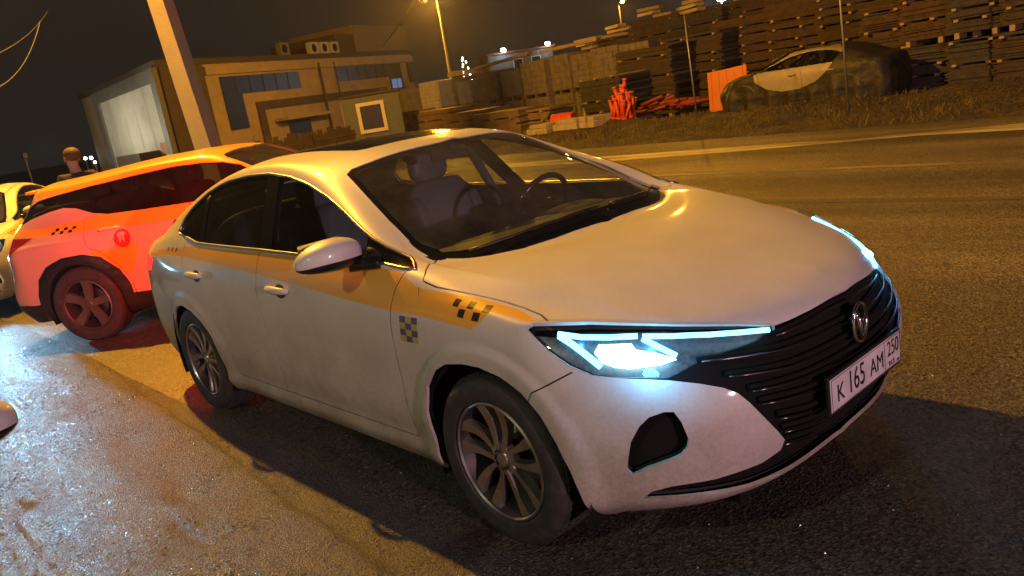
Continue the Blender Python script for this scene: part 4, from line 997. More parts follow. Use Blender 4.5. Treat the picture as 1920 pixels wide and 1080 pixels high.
# ------------------------------------------------------------------ ground
def asphalt(name, c0, c1, rough0=.42, rough1=.75, scale=1.0, sparkle=.5, bumpd=.006, big_s=.8, lane_light=None):
    m = mat(name, c0, .6); t = m.node_tree; p = t.nodes['Principled BSDF']; L = t.links; p.inputs['Specular IOR Level'].default_value = .75
    tc = t.nodes.new('ShaderNodeTexCoord')
    big = t.nodes.new('ShaderNodeTexNoise'); big.inputs['Scale'].default_value = big_s; big.inputs['Detail'].default_value = 6; big.inputs['Roughness'].default_value = .6; L.new(tc.outputs['Object'], big.inputs['Vector'])
    fine = t.nodes.new('ShaderNodeTexNoise'); fine.inputs['Scale'].default_value = 55*scale; fine.inputs['Detail'].default_value = 3; fine.inputs['Roughness'].default_value = .7; L.new(tc.outputs['Object'], fine.inputs['Vector'])
    vo = t.nodes.new('ShaderNodeTexVoronoi'); vo.inputs['Scale'].default_value = 95*scale; L.new(tc.outputs['Object'], vo.inputs['Vector'])
    r = t.nodes.new('ShaderNodeMapRange'); r.inputs[1].default_value = .38; r.inputs[2].default_value = .62; L.new(big.outputs['Fac'], r.inputs[0])
    f = t.nodes.new('ShaderNodeMapRange'); f.inputs[1].default_value = .3; f.inputs[2].default_value = .7; f.inputs[3].default_value = .45; f.inputs[4].default_value = 1.6; L.new(fine.outputs['Fac'], f.inputs[0])
    mx = t.nodes.new('ShaderNodeMix'); mx.data_type = 'RGBA'; mx.inputs[6].default_value = (*c0, 1); mx.inputs[7].default_value = (*c1, 1); L.new(r.outputs[0], mx.inputs[0])
    if lane_light:     # lamp light put into the colour of the far lanes, broken by worn patches
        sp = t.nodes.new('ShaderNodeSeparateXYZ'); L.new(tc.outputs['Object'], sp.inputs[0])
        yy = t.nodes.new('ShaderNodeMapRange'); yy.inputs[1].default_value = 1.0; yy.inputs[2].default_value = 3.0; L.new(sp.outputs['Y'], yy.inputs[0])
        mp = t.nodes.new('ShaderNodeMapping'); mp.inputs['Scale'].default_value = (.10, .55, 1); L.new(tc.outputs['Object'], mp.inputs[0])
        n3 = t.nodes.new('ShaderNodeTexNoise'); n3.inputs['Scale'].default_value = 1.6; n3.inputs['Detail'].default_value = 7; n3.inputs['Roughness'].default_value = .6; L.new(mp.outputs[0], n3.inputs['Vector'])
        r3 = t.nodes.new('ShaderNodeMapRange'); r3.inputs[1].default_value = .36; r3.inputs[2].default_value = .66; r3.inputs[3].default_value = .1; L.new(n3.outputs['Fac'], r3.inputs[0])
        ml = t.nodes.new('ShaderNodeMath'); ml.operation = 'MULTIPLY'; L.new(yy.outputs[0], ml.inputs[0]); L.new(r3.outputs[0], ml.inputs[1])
        m3 = t.nodes.new('ShaderNodeMix'); m3.data_type = 'RGBA'; L.new(ml.outputs[0], m3.inputs[0]); L.new(mx.outputs[2], m3.inputs[6]); m3.inputs[7].default_value = (*lane_light, 1); mx = m3
    mu = t.nodes.new('ShaderNodeVectorMath'); mu.operation = 'SCALE'; L.new(mx.outputs[2], mu.inputs[0]); L.new(f.outputs[0], mu.inputs['Scale']); L.new(mu.outputs[0], p.inputs['Base Color'])
    rr = t.nodes.new('ShaderNodeMapRange'); rr.inputs[3].default_value = rough0; rr.inputs[4].default_value = rough1; L.new(r.outputs[0], rr.inputs[0])
    # every stone of the aggregate has its own tone and polish
    sc_ = t.nodes.new('ShaderNodeSeparateColor'); L.new(vo.outputs['Color'], sc_.inputs[0])
    st = t.nodes.new('ShaderNodeMapRange'); st.inputs[3].default_value = -.24; st.inputs[4].default_value = .18; L.new(sc_.outputs[0], st.inputs[0])
    ad = t.nodes.new('ShaderNodeMath'); ad.use_clamp = True; L.new(rr.outputs[0], ad.inputs[0]); L.new(st.outputs[0], ad.inputs[1]); L.new(ad.outputs[0], p.inputs['Roughness'])
    tn = t.nodes.new('ShaderNodeMapRange'); tn.inputs[3].default_value = .35; tn.inputs[4].default_value = 1.9; L.new(sc_.outputs[1], tn.inputs[0])
    m5 = t.nodes.new('ShaderNodeVectorMath'); m5.operation = 'SCALE'; L.new(mu.outputs[0], m5.inputs[0]); L.new(tn.outputs[0], m5.inputs['Scale']); L.new(m5.outputs[0], p.inputs['Base Color'])
    b1 = t.nodes.new('ShaderNodeBump'); b1.inputs['Strength'].default_value = sparkle; b1.inputs['Distance'].default_value = bumpd; L.new(vo.outputs['Distance'], b1.inputs['Height'])
    b2 = t.nodes.new('ShaderNodeBump'); b2.inputs['Strength'].default_value = sparkle; b2.inputs['Distance'].default_value = bumpd*1.6; L.new(fine.outputs['Fac'], b2.inputs['Height']); L.new(b1.outputs[0], b2.inputs['Normal']); L.new(b2.outputs[0], p.inputs['Normal'])
    return m
M_ROAD = asphalt('wet asphalt', (.068, .060, .048), (.046, .041, .035), .40, .56, bumpd=.008, lane_light=(.17, .145, .11))
def sheet(name, poly, z, m):
    b = MB(); b.add([(x, y, z) for x, y in poly], [tuple(range(len(poly)))]); o = b.build(name, m); return tag(o, kind='structure')
sheet('ground', [(-700, -500), (500, -500), (500, 900), (-700, 900)], -.012, asphalt('yard dirt', (.050, .040, .028), (.03, .026, .02), .7, .9))
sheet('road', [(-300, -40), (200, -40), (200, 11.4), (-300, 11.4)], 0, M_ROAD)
from mathutils import noise as mnoise
def fbm(x, y, s, o=4, seed=0.):
    return mnoise.fractal(Vector((x*s+seed, y*s-seed, seed*.37)), .8, 2.0, o)
def grid(name, x0, x1, y0, y1, nx, ny, hf, m, kind='structure', smooth=True):
    vs = [(x0+(x1-x0)*i/nx, y0+(y1-y0)*j/ny, 0) for j in range(ny+1) for i in range(nx+1)]
    vs = [(x, y, hf(x, y)) for x, y, _ in vs]
    fs = [(j*(nx+1)+i, j*(nx+1)+i+1, (j+1)*(nx+1)+i+1, (j+1)*(nx+1)+i) for j in range(ny) for i in range(nx)]
    o = mk_mesh(name, vs, fs, m, None, smooth); return tag(o, kind=kind) if kind else o
# old icy, trampled strip of pavement along the parked cars: starts at a joint ~0.4 m from the sedan
PITS = [(-.62, -2.03, .36, .05, .030), (-1.75, -1.78, .22, .03, .018), (-.25, -1.50, .10, .05, .014), (.10, -1.62, .22, .028, .014), (-1.35, -1.42, .09, .05, .012), (.75, -1.95, .3, .04, .02), (-2.9, -1.62, .3, .03, .016), (1.1, -1.55, .12, .06, .014), (-3.6, -2.2, .4, .05, .02)]
def pave_h(x, y):
    e = -1.10-.12*math.sin(x*.35+.6)-.035*x+.025*fbm(x, 0, 2.3, 4, 3)
    t = max(0., min(1., (e-y)/.05)); t = t*t*(3-2*t)
    fade = max(0., min(1., (4.6-x)/.6))*max(0., min(1., (x+10)/3))
    h = .020+.007*fbm(x, y, 1.3, 4, 1)+.005*abs(fbm(x*1.0, y*1.6, 4.5, 4, 7))+.0012*fbm(x, y, 22, 3, 2)
    rut = math.exp(-((y+2.02+.05*math.sin(x*2.1))/.10)**2)*.028*(.6+.6*fbm(x, y, 1.1, 3, 9))
    rut2 = math.exp(-((y+1.42+.04*math.sin(x*1.3+1))/.09)**2)*.012*(.5+fbm(x, y, 1.6, 3, 5))
    for px_, py_, rx, ry, dp in PITS: h -= dp*math.exp(-(((x-px_)/rx)**2+((y-py_)/ry)**2)**1.5)
    h -= .016*math.exp(-((y-e+.02)/.012)**2)
    return max((h-rut-rut2)*t*fade, .0045*t*fade)+.001-.010*(1-fade)
M_CRUST = asphalt('icy worn pavement', (.062, .056, .048), (.034, .031, .028), .30, .55, 1.3, 1.0, .0085, 2.2)
grid('pavement', -10, 4.6, -5.6, -.95, 560, 190, pave_h, M_CRUST)
# worn lane paint
def worn(name, c, thr, s=2.5):
    m = mat(name, c, .55); t = m.node_tree; L = t.links
    out = t.nodes['Material Output']; p = t.nodes['Principled BSDF']; tr = t.nodes.new('ShaderNodeBsdfTransparent'); mx = t.nodes.new('ShaderNodeMixShader')
    tc = t.nodes.new('ShaderNodeTexCoord'); n = t.nodes.new('ShaderNodeTexNoise'); n.inputs['Scale'].default_value = s; n.inputs['Detail'].default_value = 8; n.inputs['Roughness'].default_value = .7
    mp = t.nodes.new('ShaderNodeMapping'); mp.inputs['Scale'].default_value = (.25, 1.6, 1); L.new(tc.outputs['Object'], mp.inputs[0]); L.new(mp.outputs[0], n.inputs['Vector'])
    r = t.nodes.new('ShaderNodeMapRange'); r.inputs[1].default_value = thr-.12; r.inputs[2].default_value = thr+.12; L.new(n.outputs['Fac'], r.inputs[0])
    L.new(r.outputs[0], mx.inputs[0]); L.new(tr.outputs[0], mx.inputs[1]); L.new(p.outputs[0], mx.inputs[2]); L.new(mx.outputs[0], out.inputs[0]); return m
M_LINE = worn('worn lane paint', (.30, .27, .22), .52)
M_SLUSH = worn('dried salt and slush', (.50, .44, .33), .42, 1.1)
sheet('road_marking', [(-60, 7.28), (40, 7.05), (40, 7.22), (-60, 7.45)], .005, M_LINE)
sheet('salt_streak', [(-60, 8.9), (-7, 9.0), (-4, 9.35), (-1.2, 9.9), (-3, 10.05), (-8, 9.75), (-60, 9.7)], .005, M_SLUSH)
sheet('salt_streak', [(-2.6, 9.95), (0, 9.75), (6, 9.7), (40, 9.7), (40, 10.5), (6, 10.45), (0, 10.5)], .006, M_SLUSH)
sheet('salt_streak', [(-40, 4.9), (-2, 5.15), (30, 5.2), (30, 5.45), (-2, 5.35), (-40, 5.2)], .005, worn('thin salt line', (.13, .11, .09), .52, 1.5))
def verge_h(x, y):
    t = (y-11.2)/4.2
    if t < 0: t = 0
    h = .32*min(1, t*1.3)**1.3*(1 if t < .8 else max(0, 1-(t-.8)*2.2))
    return h+(.03+.10*min(1, t*2))*fbm(x, y, .9, 4, 4)*min(1, t*4+.05)+.025*fbm(x, y, 5, 3, 8)-.03
M_VERGE = asphalt('dead grass and mud', (.085, .062, .028), (.040, .030, .016), .75, .95, .35, 1, .03, 1.5)
grid('verge', -60, 14, 11.0, 16.4, 620, 60, verge_h, M_VERGE)
# dead grass on the verge
random.seed(5)
gm = MB()
for _ in range(15000):
    x = random.uniform(-26, 9); y = random.uniform(11.6, 16.0)
    if fbm(x, y, .6, 3, 11)+.25 < random.random()*.55: continue
    z = verge_h(x, y)-.01; a = random.uniform(0, 6.28); h = random.uniform(.04, .17); w = random.uniform(.006, .013); l = random.uniform(-.08, .08); l2 = random.uniform(-.08, .08)
    gm.add([(x-w*math.cos(a), y-w*math.sin(a), z), (x+w*math.cos(a), y+w*math.sin(a), z), (x+l, y+l2, z+h)], [(0, 1, 2)])
g_ = mk_mesh('grass', gm.v, gm.f, mat('dead grass blades', (.13, .10, .045), .8)); tag(g_, kind='stuff')
# loose stones and litter of ice along the pavement
sm = MB()
for _ in range(17000):
    x = random.uniform(-6, 3.4); y = -1.12-1.5*random.random()**.8 if random.random() < .85 else random.uniform(-1.3, 1.6); r = random.uniform(.003, .0062) if random.random() < .97 else random.uniform(.006, .012)
    z = max(0, pave_h(x, y)); vs = [(x+r*math.cos(k*2.1+r*900)*random.uniform(.7, 1.3), y+r*math.sin(k*2.1+r*900)*random.uniform(.7, 1.3), z-.002) for k in range(3)]+[(x, y, z+r*.75)]
    sm.add(vs, [(0, 1, 3), (1, 2, 3), (2, 0, 3)])
tag(mk_mesh('gravel', sm.v, sm.f, mat('wet grit', (.10, .09, .075), .22, spec=.9)), kind='stuff')
# ------------------------------------------------------------------ buildings
rnd = random.Random(7)
def bear(u, Y):     # the point at depth Y (metres beyond the road axis) in the direction of column u
    v = 325-u*.1651; d = fw+rt*((u-960)/FPX)-up*((v-540)/FPX)
    return Vector((CP.x+d.x*(Y-CP.y)/d.y, Y, 0))
M_FAC = mat('beige cladding', (.38, .28, .17), .7, noise=(1.2, (.26, .20, .13), .3, .7))
M_FACD = mat('dark brown cladding', (.085, .055, .035), .7, noise=(1.5, (.05, .035, .025), .3, .7))
M_ROOFD = mat('dark roof sheet', (.05, .04, .035), .7)
M_WALLW = mat('white sandwich panel', (.66, .66, .62), .6, noise=(.8, (.5, .5, .46), .35, .75))
M_GRAYP = mat('grey panel', (.16, .16, .165), .6, noise=(2, (.11, .11, .11), .3, .7))
M_WINDK = mat('dark glazing', (.012, .013, .016), .35)
A_ = Vector((-43.86, 15.1, 0)); B_ = Vector((-56.04, 41.48, 0)); L_ = Vector((-63.9, 16.5, 0))
bt = thing('commercial_building', 'two-storey commercial building with beige and brown front, dark glazing and a floodlit white end wall', 'building', A_, 0)
xd = (B_-A_).normalized(); nd = Vector((xd.y, -xd.x, 0)); 
if nd.dot(CP-A_) < 0: nd = -nd
def fpt(s, z, o): return xd*s+nd*o+Vector((0, 0, z))
def fbox(mb, s0, z0, s1, z1, o0, o1, X=None):
    f = X or fpt
    vs = [f(s, z, o) for o in (o0, o1) for s, z in ((s0, z0), (s1, z0), (s1, z1), (s0, z1))]
    mb.add(vs, [(0, 1, 2, 3), (4, 5, 6, 7), (0, 1, 5, 4), (1, 2, 6, 5), (2, 3, 7, 6), (3, 0, 4, 7)])
# main mass
d_ = L_-A_; W_ = (B_-A_)
b = MB(); q = [Vector((0, 0, 0)), W_, W_+d_, d_]
b.add([p+Vector((0, 0, z)) for z in (-.2, 5.9) for p in q], [(0, 1, 5, 4), (1, 2, 6, 5), (2, 3, 7, 6), (3, 0, 4, 7), (4, 5, 6, 7)]); b.build('wall', M_FAC, bt)
b = MB(); q2 = [p for p in q]; cen_ = sum(q, Vector())/4; q2 = [cen_+(p-cen_)*1.012 for p in q]
b.add([p+Vector((0, 0, z)) for z in (5.9, 6.25) for p in q2], [(0, 1, 5, 4), (1, 2, 6, 5), (2, 3, 7, 6), (3, 0, 4, 7), (4, 5, 6, 7), (3, 2, 1, 0)]); b.build('roof', M_ROOFD, bt)
b = MB(); fbox(b, 0, -.1, 3.4, 5.88, .02, .16); b.build('corner_panel', M_FACD, bt)
b = MB(); fbox(b, 3.5, 5.25, 29.0, 5.75, .04, .22); b.build('cornice', M_FAC, bt)
def win(rects, name='window', m=M_WINDK, mull=True):
    b = MB()
    for r in rects: fbox(b, *r, .05, .09)
    w = b.build(name, m, bt)
    if mull:
        b = MB()
        for s0, z0, s1, z1 in rects:
            n = max(1, round((s1-s0)/1.3))
            for k in range(1, n): x = s0+(s1-s0)*k/n; fbox(b, x-.03, z0, x+.03, z1, .06, .12)
            if z1-z0 > 1.4: fbox(b, s0, (z0+z1)/2-.03, s1, (z0+z1)/2+.03, .06, .115)
        if b.v: b.build('mullions', M_ROOFD, w)
win([(4.7, 4.0, 12.6, 5.1), (4.7, 1.85, 6.4, 4.0)]); win([(17.3, 4.15, 26.9, 5.2), (24.8, 3.1, 26.9, 4.15)]); win([(28.1, 3.5, 28.95, 5.2)])
b = MB(); fbox(b, 7.5, 2.85, 24.0, 3.38, .03, .12); fbox(b, 7.5, 0.3, 8.2, 2.85, .03, .12); b.build('brown_band', M_FACD, bt)
win([(10.4, 0, 12.8, 1.8)], 'door', mull=False)
b = MB(); fbox(b, 25.0, 3.2, 26.6, 3.95, .095, .10); b.build('lit_pane', emat('dim lit window', (.25, .45, .8), .35), bt)
b = MB(); fbox(b, 9.0, 1.95, 14.2, 2.15, .1, 1.2); b.build('canopy', M_FAC, bt)
b = MB(); b.tube([fpt(15, .1, .25), fpt(14.95, 5.6, .25)], .09, 8); b.build('drainpipe', M_FACD, bt, smooth=True)
b = MB(); b.tube([fpt(17.0, .1, .25), fpt(16.9, 5.6, .25)], .05, 8); b.build('drainpipe', M_FACD, bt, smooth=True)
for s in (12.4, 15.9, 17.25, 18.6):
    z0 = 6.35; b = MB(); fbox(b, s, z0, s+.98, z0+.85, -1.2, -.8); u_ = b.build('air_conditioner', M_GRAYP if s < 13 else mat('pale casing', (.42, .40, .36), .6), bt)
    b = MB(); c_ = fpt(s+.42, z0+.42, -.79)
    vs = [c_]+[c_+xd*.3*math.cos(a)+Vector((0, 0, .3*math.sin(a))) for a in [2*math.pi*k/16 for k in range(16)]]
    b.add(vs, [(0, 1+k, 1+(k+1) % 16) for k in range(16)]); b.build('fan', M_UNDER, u_)
b = MB(); fbox(b, 23.3, 6.25, 32, 8.6, -8, -1.6); b.build('rooftop_block', mat('rendered block', (.20, .16, .11), .8), bt)
b = MB(); fbox(b, 20.6, 6.25, 23.3, 7.9, -8, -1.7); b.build('rooftop_block', M_FACD, bt)
# end wall: white floodlit cladding in a dark frame
sd = d_.normalized(); sn = Vector((sd.y, -sd.x, 0))
if sn.dot(CP-A_) < 0: sn = -sn
def spt(s, z, o): return sd*s+sn*o+Vector((0, 0, z))
b = MB(); fbox(b, .9, .2, 14.6, 5.15, .03, .06, spt)
for k in range(1, 5): x = .9+13.7*k/5; fbox(b, x-.012, .2, x+.012, 5.15, .055, .075, spt)
for z in (1.5, 2.9): fbox(b, .9, z-.02, 14.6, z+.02, .055, .078, spt)
b.build('white_cladding', M_WALLW, bt)
b = MB(); fbox(b, -.05, -.1, .9, 5.89, .02, .30, spt); fbox(b, 14.6, -.1, 16.0, 5.89, .02, .22, spt); fbox(b, .9, 5.15, 14.6, 5.89, .02, .22, spt); b.build('end_frame', M_GRAYP, bt)
b = MB(); fbox(b, 1.2, 1.15, 2.6, 1.8, .08, .14, spt); b.build('orange_sign', mat('orange board', (.55, .16, .03), .6), bt)
b = MB(); fbox(b, 3.2, .3, 8.8, 1.4, .08, 1.3, spt); b.build('loading_dock_cover', M_FACD, bt)
fl = A_+spt(7.5, 0, 0)
fp = thing('floodlight', 'ground floodlight washing the white end wall of the commercial building', 'floodlight', fl+sn*6.5)
b = MB(); b.tube([(0, 0, 0), (0, 0, 2.2)], .05, 8); b.build('post', M_STEEL, fp)
b = MB(); b.bbox((-.25, -.12, 2.2), (.25, .12, 2.5), .02); b.build('lamp_head', M_STEEL, fp)
lamp('lamp_light', 'SPOT', (0, 0, 2.35), 17000, (1.0, .88, .60), .2, target=-sn*6.5+Vector((0, 0, 3.2)), spot=150, blend=.6, parent=fp)
fq = wpt(712, 207, 42)  # added lamp, hidden by the kiosk, to brighten the building front
fpost = thing('floodlight', 'low sodium floodlight behind the kiosk lighting the beige building front', 'floodlight', (fq.x, fq.y, 0))
b = MB(); b.tube([(0, 0, 0), (0, 0, 1.7)], .05, 8); b.build('post', M_STEEL, fpost)
b = MB(); b.bbox((-.2, -.12, 1.7), (.2, .12, 1.95), .02); b.build('lamp_head', M_STEEL, fpost)
lamp('lamp_light', 'POINT', (-.25, .35, 2.0), 520, SODIUM, .2, parent=fpost)
# stacked site containers with two floodlights
c0 = wpt(925, 176, 70); c1 = wpt(1045, 156, 72); c0.z = c1.z = 0; cd = (c1-c0); cl = cd.length
ct = thing('site_container', 'pale blue site container under two white floodlights, upper of a pair', 'container', (c0.x, c0.y, 1.9), math.atan2(cd.y, cd.x))
M_CONT = mat('pale blue steel', (.13, .16, .19), .6, noise=(2, (.09, .11, .13), .3, .7))
def container(t, seedx):
    b = MB(); n = 36
    for k in range(n):
        x0 = cl*k/n; b.box((x0, -.02 if k % 2 else 0, 0), (x0+cl/n, 2.4, 2.6))
    b.build('shell', M_CONT, t)
    for x in (cl*.38, cl*.66):
        b = MB(); b.box((x, -.06, 1.0), (x+.75, -.02, 2.0)); w = b.build('window', M_WINDK, t)
        b = MB(); 
        for a_, c_ in (((x-.06, -.08, .94), (x, -.021, 2.06)), ((x+.75, -.08, .94), (x+.81, -.021, 2.06)), ((x, -.08, .94), (x+.75, -.061, 1.0)), ((x, -.08, 2.0), (x+.75, -.061, 2.06))): b.box(a_, c_)
        b.build('frame', M_PLATE, w)
container(ct, 1)
b = MB(); b.box((-.2, -.25, 2.61), (cl+.2, 2.5, 2.72)); b.build('roof', mat('red brown roof', (.22, .08, .05), .7), ct)
ct2 = thing('site_container', 'pale blue site container, lower of a pair behind the block pallets', 'container', (c0.x, c0.y, 0), math.atan2(cd.y, cd.x)); container(ct2, 2)
for k, x in enumerate((cl*.22, cl*.90)):
    p_ = c0+cd.normalized()*x
    f_ = thing('floodlight', ('white floodlight on the left end of the pale blue container', 'white floodlight on the right end of the pale blue container')[k], 'floodlight', (p_.x, p_.y, 4.6), ct.rotation_euler.z)
    b = MB(); b.bbox((-.16, -.5, .05), (.16, -.36, .28), .02); b.tube([(0, -.4, .1), (0, 0, .02)], .03, 6); b.build('housing', M_STEEL, f_)
    b = MB(); rbox(b, (0, -.52, .16), (.42, .10, .32), .7); b.build('lamp_glass', emat('lit floodlight', (.80, .95, 1.0) if k == 0 else (1, .95, .7), 60), f_, smooth=True)
    lamp('lamp_light', 'POINT', (0, -.8, .1), 45, (.75, .92, 1.0), .1, parent=f_)
# far lamps
CL = wpt(852, 184, 44)
street_lamp('bright sodium street lamp standing beyond the block pallets', (CL.x, CL.y), 6.5, (-.3, -.2), SODIUM, 8500, shape='round', w=.10, lamp_e=500, size=.2, glass=2.8)
p = wpt(1175, 131, 120); street_lamp('small distant sodium street lamp beyond the lumber stacks', (p.x, p.y), 10.3, (.8, -.3), SODIUM, 1500, shape='round', w=.11, lamp_e=300, glass=2.2)
p = wpt(1322, 107, 42); street_lamp('pale concrete lamp post behind the lumber stacks', (p.x, p.y), 9.5, (-.8, -.6), SODIUM, 1100, shape='round', w=.16, lamp_e=150)
p = wpt(1362, 100, 80)
f_ = thing('floodlight', 'cold white mast floodlight at the top edge above the storage yard', 'floodlight', (p.x, p.y, 0))
b = MB(); b.tube([(0, 0, 0), (0, 0, 6.3)], .08, 8); b.build('mast', M_STEEL, f_)
b = MB(); rbox(b, (0, 0, 6.5), (.75, .5, .6), .6); b.build('lamp_glass', emat('cold lamp', (.45, .75, 1.0), 120), f_, smooth=True); lamp('lamp_light', 'POINT', (0, -.6, 6.5), 900, (.6, .8, 1), .2, parent=f_)
# unseen lamps: one along the kerb, two added to fill the cars' near side
street_lamp('sodium street lamp further along the kerb beyond the left edge', (-29, -3.5), 9, (.3, .9), SODIUM, 700, shape='round', w=.12)
street_lamp('white street lamp on the pavement behind the photographer', (14.5, -3.5), 2.1, (-.5, .2), (1, .55, .66), 3700, shape='round', w=.1)
street_lamp('warm white street lamp on the pavement behind the parked cars', (2.5, -9.8), 6, (-.2, .9), (.95, .95, .62), 640, shape='round', w=.1)
# cables
def cable(label, p0, p1, sag, r=.012, m=None):
    b = MB(); L = []
    for i in range(25):
        t = i/24; p = p0.lerp(p1, t); L.append(p-Vector((0, 0, sag*4*t*(1-t))))
    b.tube(L, r, 6); o = b.build('cable', m or M_CABLE, None, smooth=True); tag(o, label, 'cable'); return o
M_CABLE = mat('cable sheath', (.12, .11, .10), .5)
# ------------------------------------------------------------------ storage yard
M_WOOD = mat('weathered lumber', (.30, .20, .09), .8, noise=(3, (.17, .11, .055), .3, .7))
M_WOODL = mat('fresh lumber', (.50, .38, .20), .75, noise=(4, (.36, .26, .13), .3, .7))
M_BOARD = mat('stacked boards', (.085, .062, .040), .9, noise=(6, (.06, .045, .03), .35, .65))
M_BOARD2 = mat('brown boards', (.11, .065, .038), .9, noise=(7, (.06, .04, .025), .35, .65))
M_BOARD3 = mat('grey boards', (.08, .072, .062), .9, noise=(7, (.045, .04, .035), .35, .65))
M_BLK = mat('concrete block', (.25, .21, .16), .9, noise=(5, (.15, .125, .1), .3, .7))
M_BLKL = mat('pale brick', (.62, .55, .40), .85, noise=(5, (.45, .38, .27), .3, .7))
M_WRAP = mat('grey stretch film', (.20, .19, .18), .35, noise=(3, (.12, .11, .10), .3, .7), bump=(8, .6, .03))
M_SPACER = mat('pale spacer end', (.38, .28, .14), .8)
ORD = ['first', 'second', 'third', 'fourth', 'fifth', 'sixth', 'seventh', 'eighth', 'ninth', 'tenth', 'eleventh', 'twelfth', 'thirteenth', 'fourteenth', 'fifteenth']
def pallet_mesh(w, d):
    b = MB()
    for k in range(7): y = -d/2+d*k/6; b.box((-w/2, y-.05, .11), (w/2, y+.05, .135))
    for x in (-w/2, -.05, w/2-.10): b.box((x, -d/2, .02), (x+.10, d/2, .11))
    for x in (-w/2, -.05, w/2-.10): b.box((x, -d/2, 0), (x+.10, d/2, .02))
    return b
def block_pallet(label, loc, rz, w, d, h, bs, m, wrapped=False, group=None):
    t = thing('block_pallet', label, 'pallet stack', loc, rz, group)
    pallet_mesh(w, d).build('pallet', M_WOOD, t)
    b = MB(); nx = max(2, round(w/bs[0])); nz = max(2, round(h/bs[2])); ny = 3
    if wrapped:
        b.bbox((-w*.48, -d*.48, .14), (w*.48, d*.48, .14+h), .04)
        o = b.build('wrapped_load', M_WRAP, t, smooth=False)
    else:
        for k in range(nz):
            off = (k % 2)*.5*w/nx
            for i in range(nx):
                for j in (0, ny-1):
                    j_ = rnd.uniform(-.012, .012); x0 = -w/2+w*i/nx; y0 = -d/2+d*j/ny
                    b.box((x0+.006, y0+j_, .14+h*k/nz), (x0+w/nx-.006, y0+d/ny+j_, .14+h*(k+1)/nz-.008))
            b.box((-w/2+.02, -d/6, .14+h*k/nz), (w/2-.02, d/6, .14+h*(k+1)/nz-.01))
        b.build('block_load', m, t)
    return t
def board_stack(label, loc, rz, w, d, h, th=.045, every=7, m=None, sp=True, group=None, name='lumber_stack'):
    t = thing(name, label, 'lumber stack', loc, rz, group)
    b = MB(); s = b; z = .12; k = 0; every = every*2+rnd.choice((-3, -1, 0, 2, 5)); m = m or rnd.choice((M_BOARD, M_BOARD2, M_BOARD3))
    s.cur = 1
    for x in (-w*.4, 0, w*.4): s.box((x-.05, -d/2-.02, 0), (x+.05, d/2+.02, .12))
    while z < h:
        if k % every == every-1 or (k % every == every//2 and rnd.random() < .4):
            s.cur = 1
            for x in (-w*.42, -w*.05, w*.40):
                x += rnd.uniform(-.08, .08); s.box((x-.045, -d/2-rnd.uniform(.03, .16), z), (x+.045, d/2, z+.05))
            z += .05
        else:
            b.cur = 0; j = rnd.uniform(-.07, .07); jy = rnd.uniform(-.03, .03)
            n = 1 if rnd.random() < .6 else 2
            b.box((-w/2+j, -d/2+jy, z+.002), (w/2+j+rnd.uniform(-.06, .06), d/2+jy, z+th*.95)); z += th
        k += 1
    b.build('boards', [m, M_SPACER if sp else M_WOOD], t); t.rotation_euler = (rnd.uniform(-.012, .012), rnd.uniform(-.022, .022), rz); return t
# row A: low lumber piles just behind the kiosk
for i, (u, w, h) in enumerate(((760, 2.2, 1.35), (822, 2.4, 1.25), (885, 2.3, 1.05), (945, 2.2, .9), (1000, 2.0, .8))):
    p = bear(u, 16.6+rnd.uniform(-.3, .3))
    board_stack('low yellowish lumber pile, %s from the left in the front row beyond the sedan roof' % ORD[i], p, rnd.uniform(-.1, .1), w, 1.3, h, .07, 5, M_WOOD, group='low lumber piles')
# row B: block pallets on two tiers
specs = [(752,1.25,.95,M_BLK,1),(790,1.1,1.0,M_BLK,0),(824,1.1,1.15,M_BLKL,0),(858,1.0,1.1,M_BLK,1),(892,1.0,.9,M_BLK,1),(934,1.15,1.1,M_BLK,0),(978,1.2,1.0,M_BLK,1),(1022,1.2,1.15,M_BLK,0),(1068,1.2,1.2,M_BLK,0),(1112,1.2,1.1,M_BLK,0),(1160,1.2,1.15,M_BLK,0),(1208,1.2,1.1,M_BLK,0)]
for i, (u, w, h, m, wr) in enumerate(specs):
    p = bear(u, 19.5+rnd.uniform(-.4, .4)); look = 'film-wrapped grey' if wr else ('pale brick' if m is M_BLKL else 'grey block')
    rz = rnd.uniform(-.08, .08)
    block_pallet('%s pallet load, lower tier, %s from the left behind the low lumber piles' % ('grey block', ORD[i]), p, rz, 1.2, 1.1, 1.0, (.3, .3, .2), M_BLK, False, 'block pallets')
    block_pallet('%s pallet load, upper tier, %s from the left behind the low lumber piles' % (look, ORD[i]), p+Vector((rnd.uniform(-.05, .05), 0, 1.15)), rz+rnd.uniform(-.04, .04), w, 1.1, h, (.25, .3, .16 if m is M_BLKL else .2), m, bool(wr), 'block pallets')
def plank(label, p, rz, l, w=.22, th=.05, m=None, tilt=0., n=1):
    t = MB()
    for k in range(n): t.box((-l/2+.03*k, -w/2+k*.01, th*k*1.1), (l/2+.03*k, w/2+k*.01, th*k*1.1+th))
    t.xform(Matrix.Rotation(tilt, 4, 'Y')); o = t.build('plank', m or M_WOODL, None); o.location = p; o.rotation_euler.z = rz; return tag(o, label, 'plank', 'planks lying on the stacks')
plank('long pale plank bundle on the wrapped pallet left of the container', bear(885, 19.4)+Vector((0, 0, 2.44)), .15, 1.9, .5, .06, M_WOODL, .04, 3)
plank('long pale plank on the block pallet in front of the container', bear(950, 19.4)+Vector((0, 0, 2.62)), .2, 2.6, .35, .05, M_WOODL, -.07, 2)
plank('pale plank on the block pallets right of the container', bear(1075, 19.4)+Vector((0, 0, 2.68)), .2, 2.4, .3, .05, M_WOODL, -.03, 2)
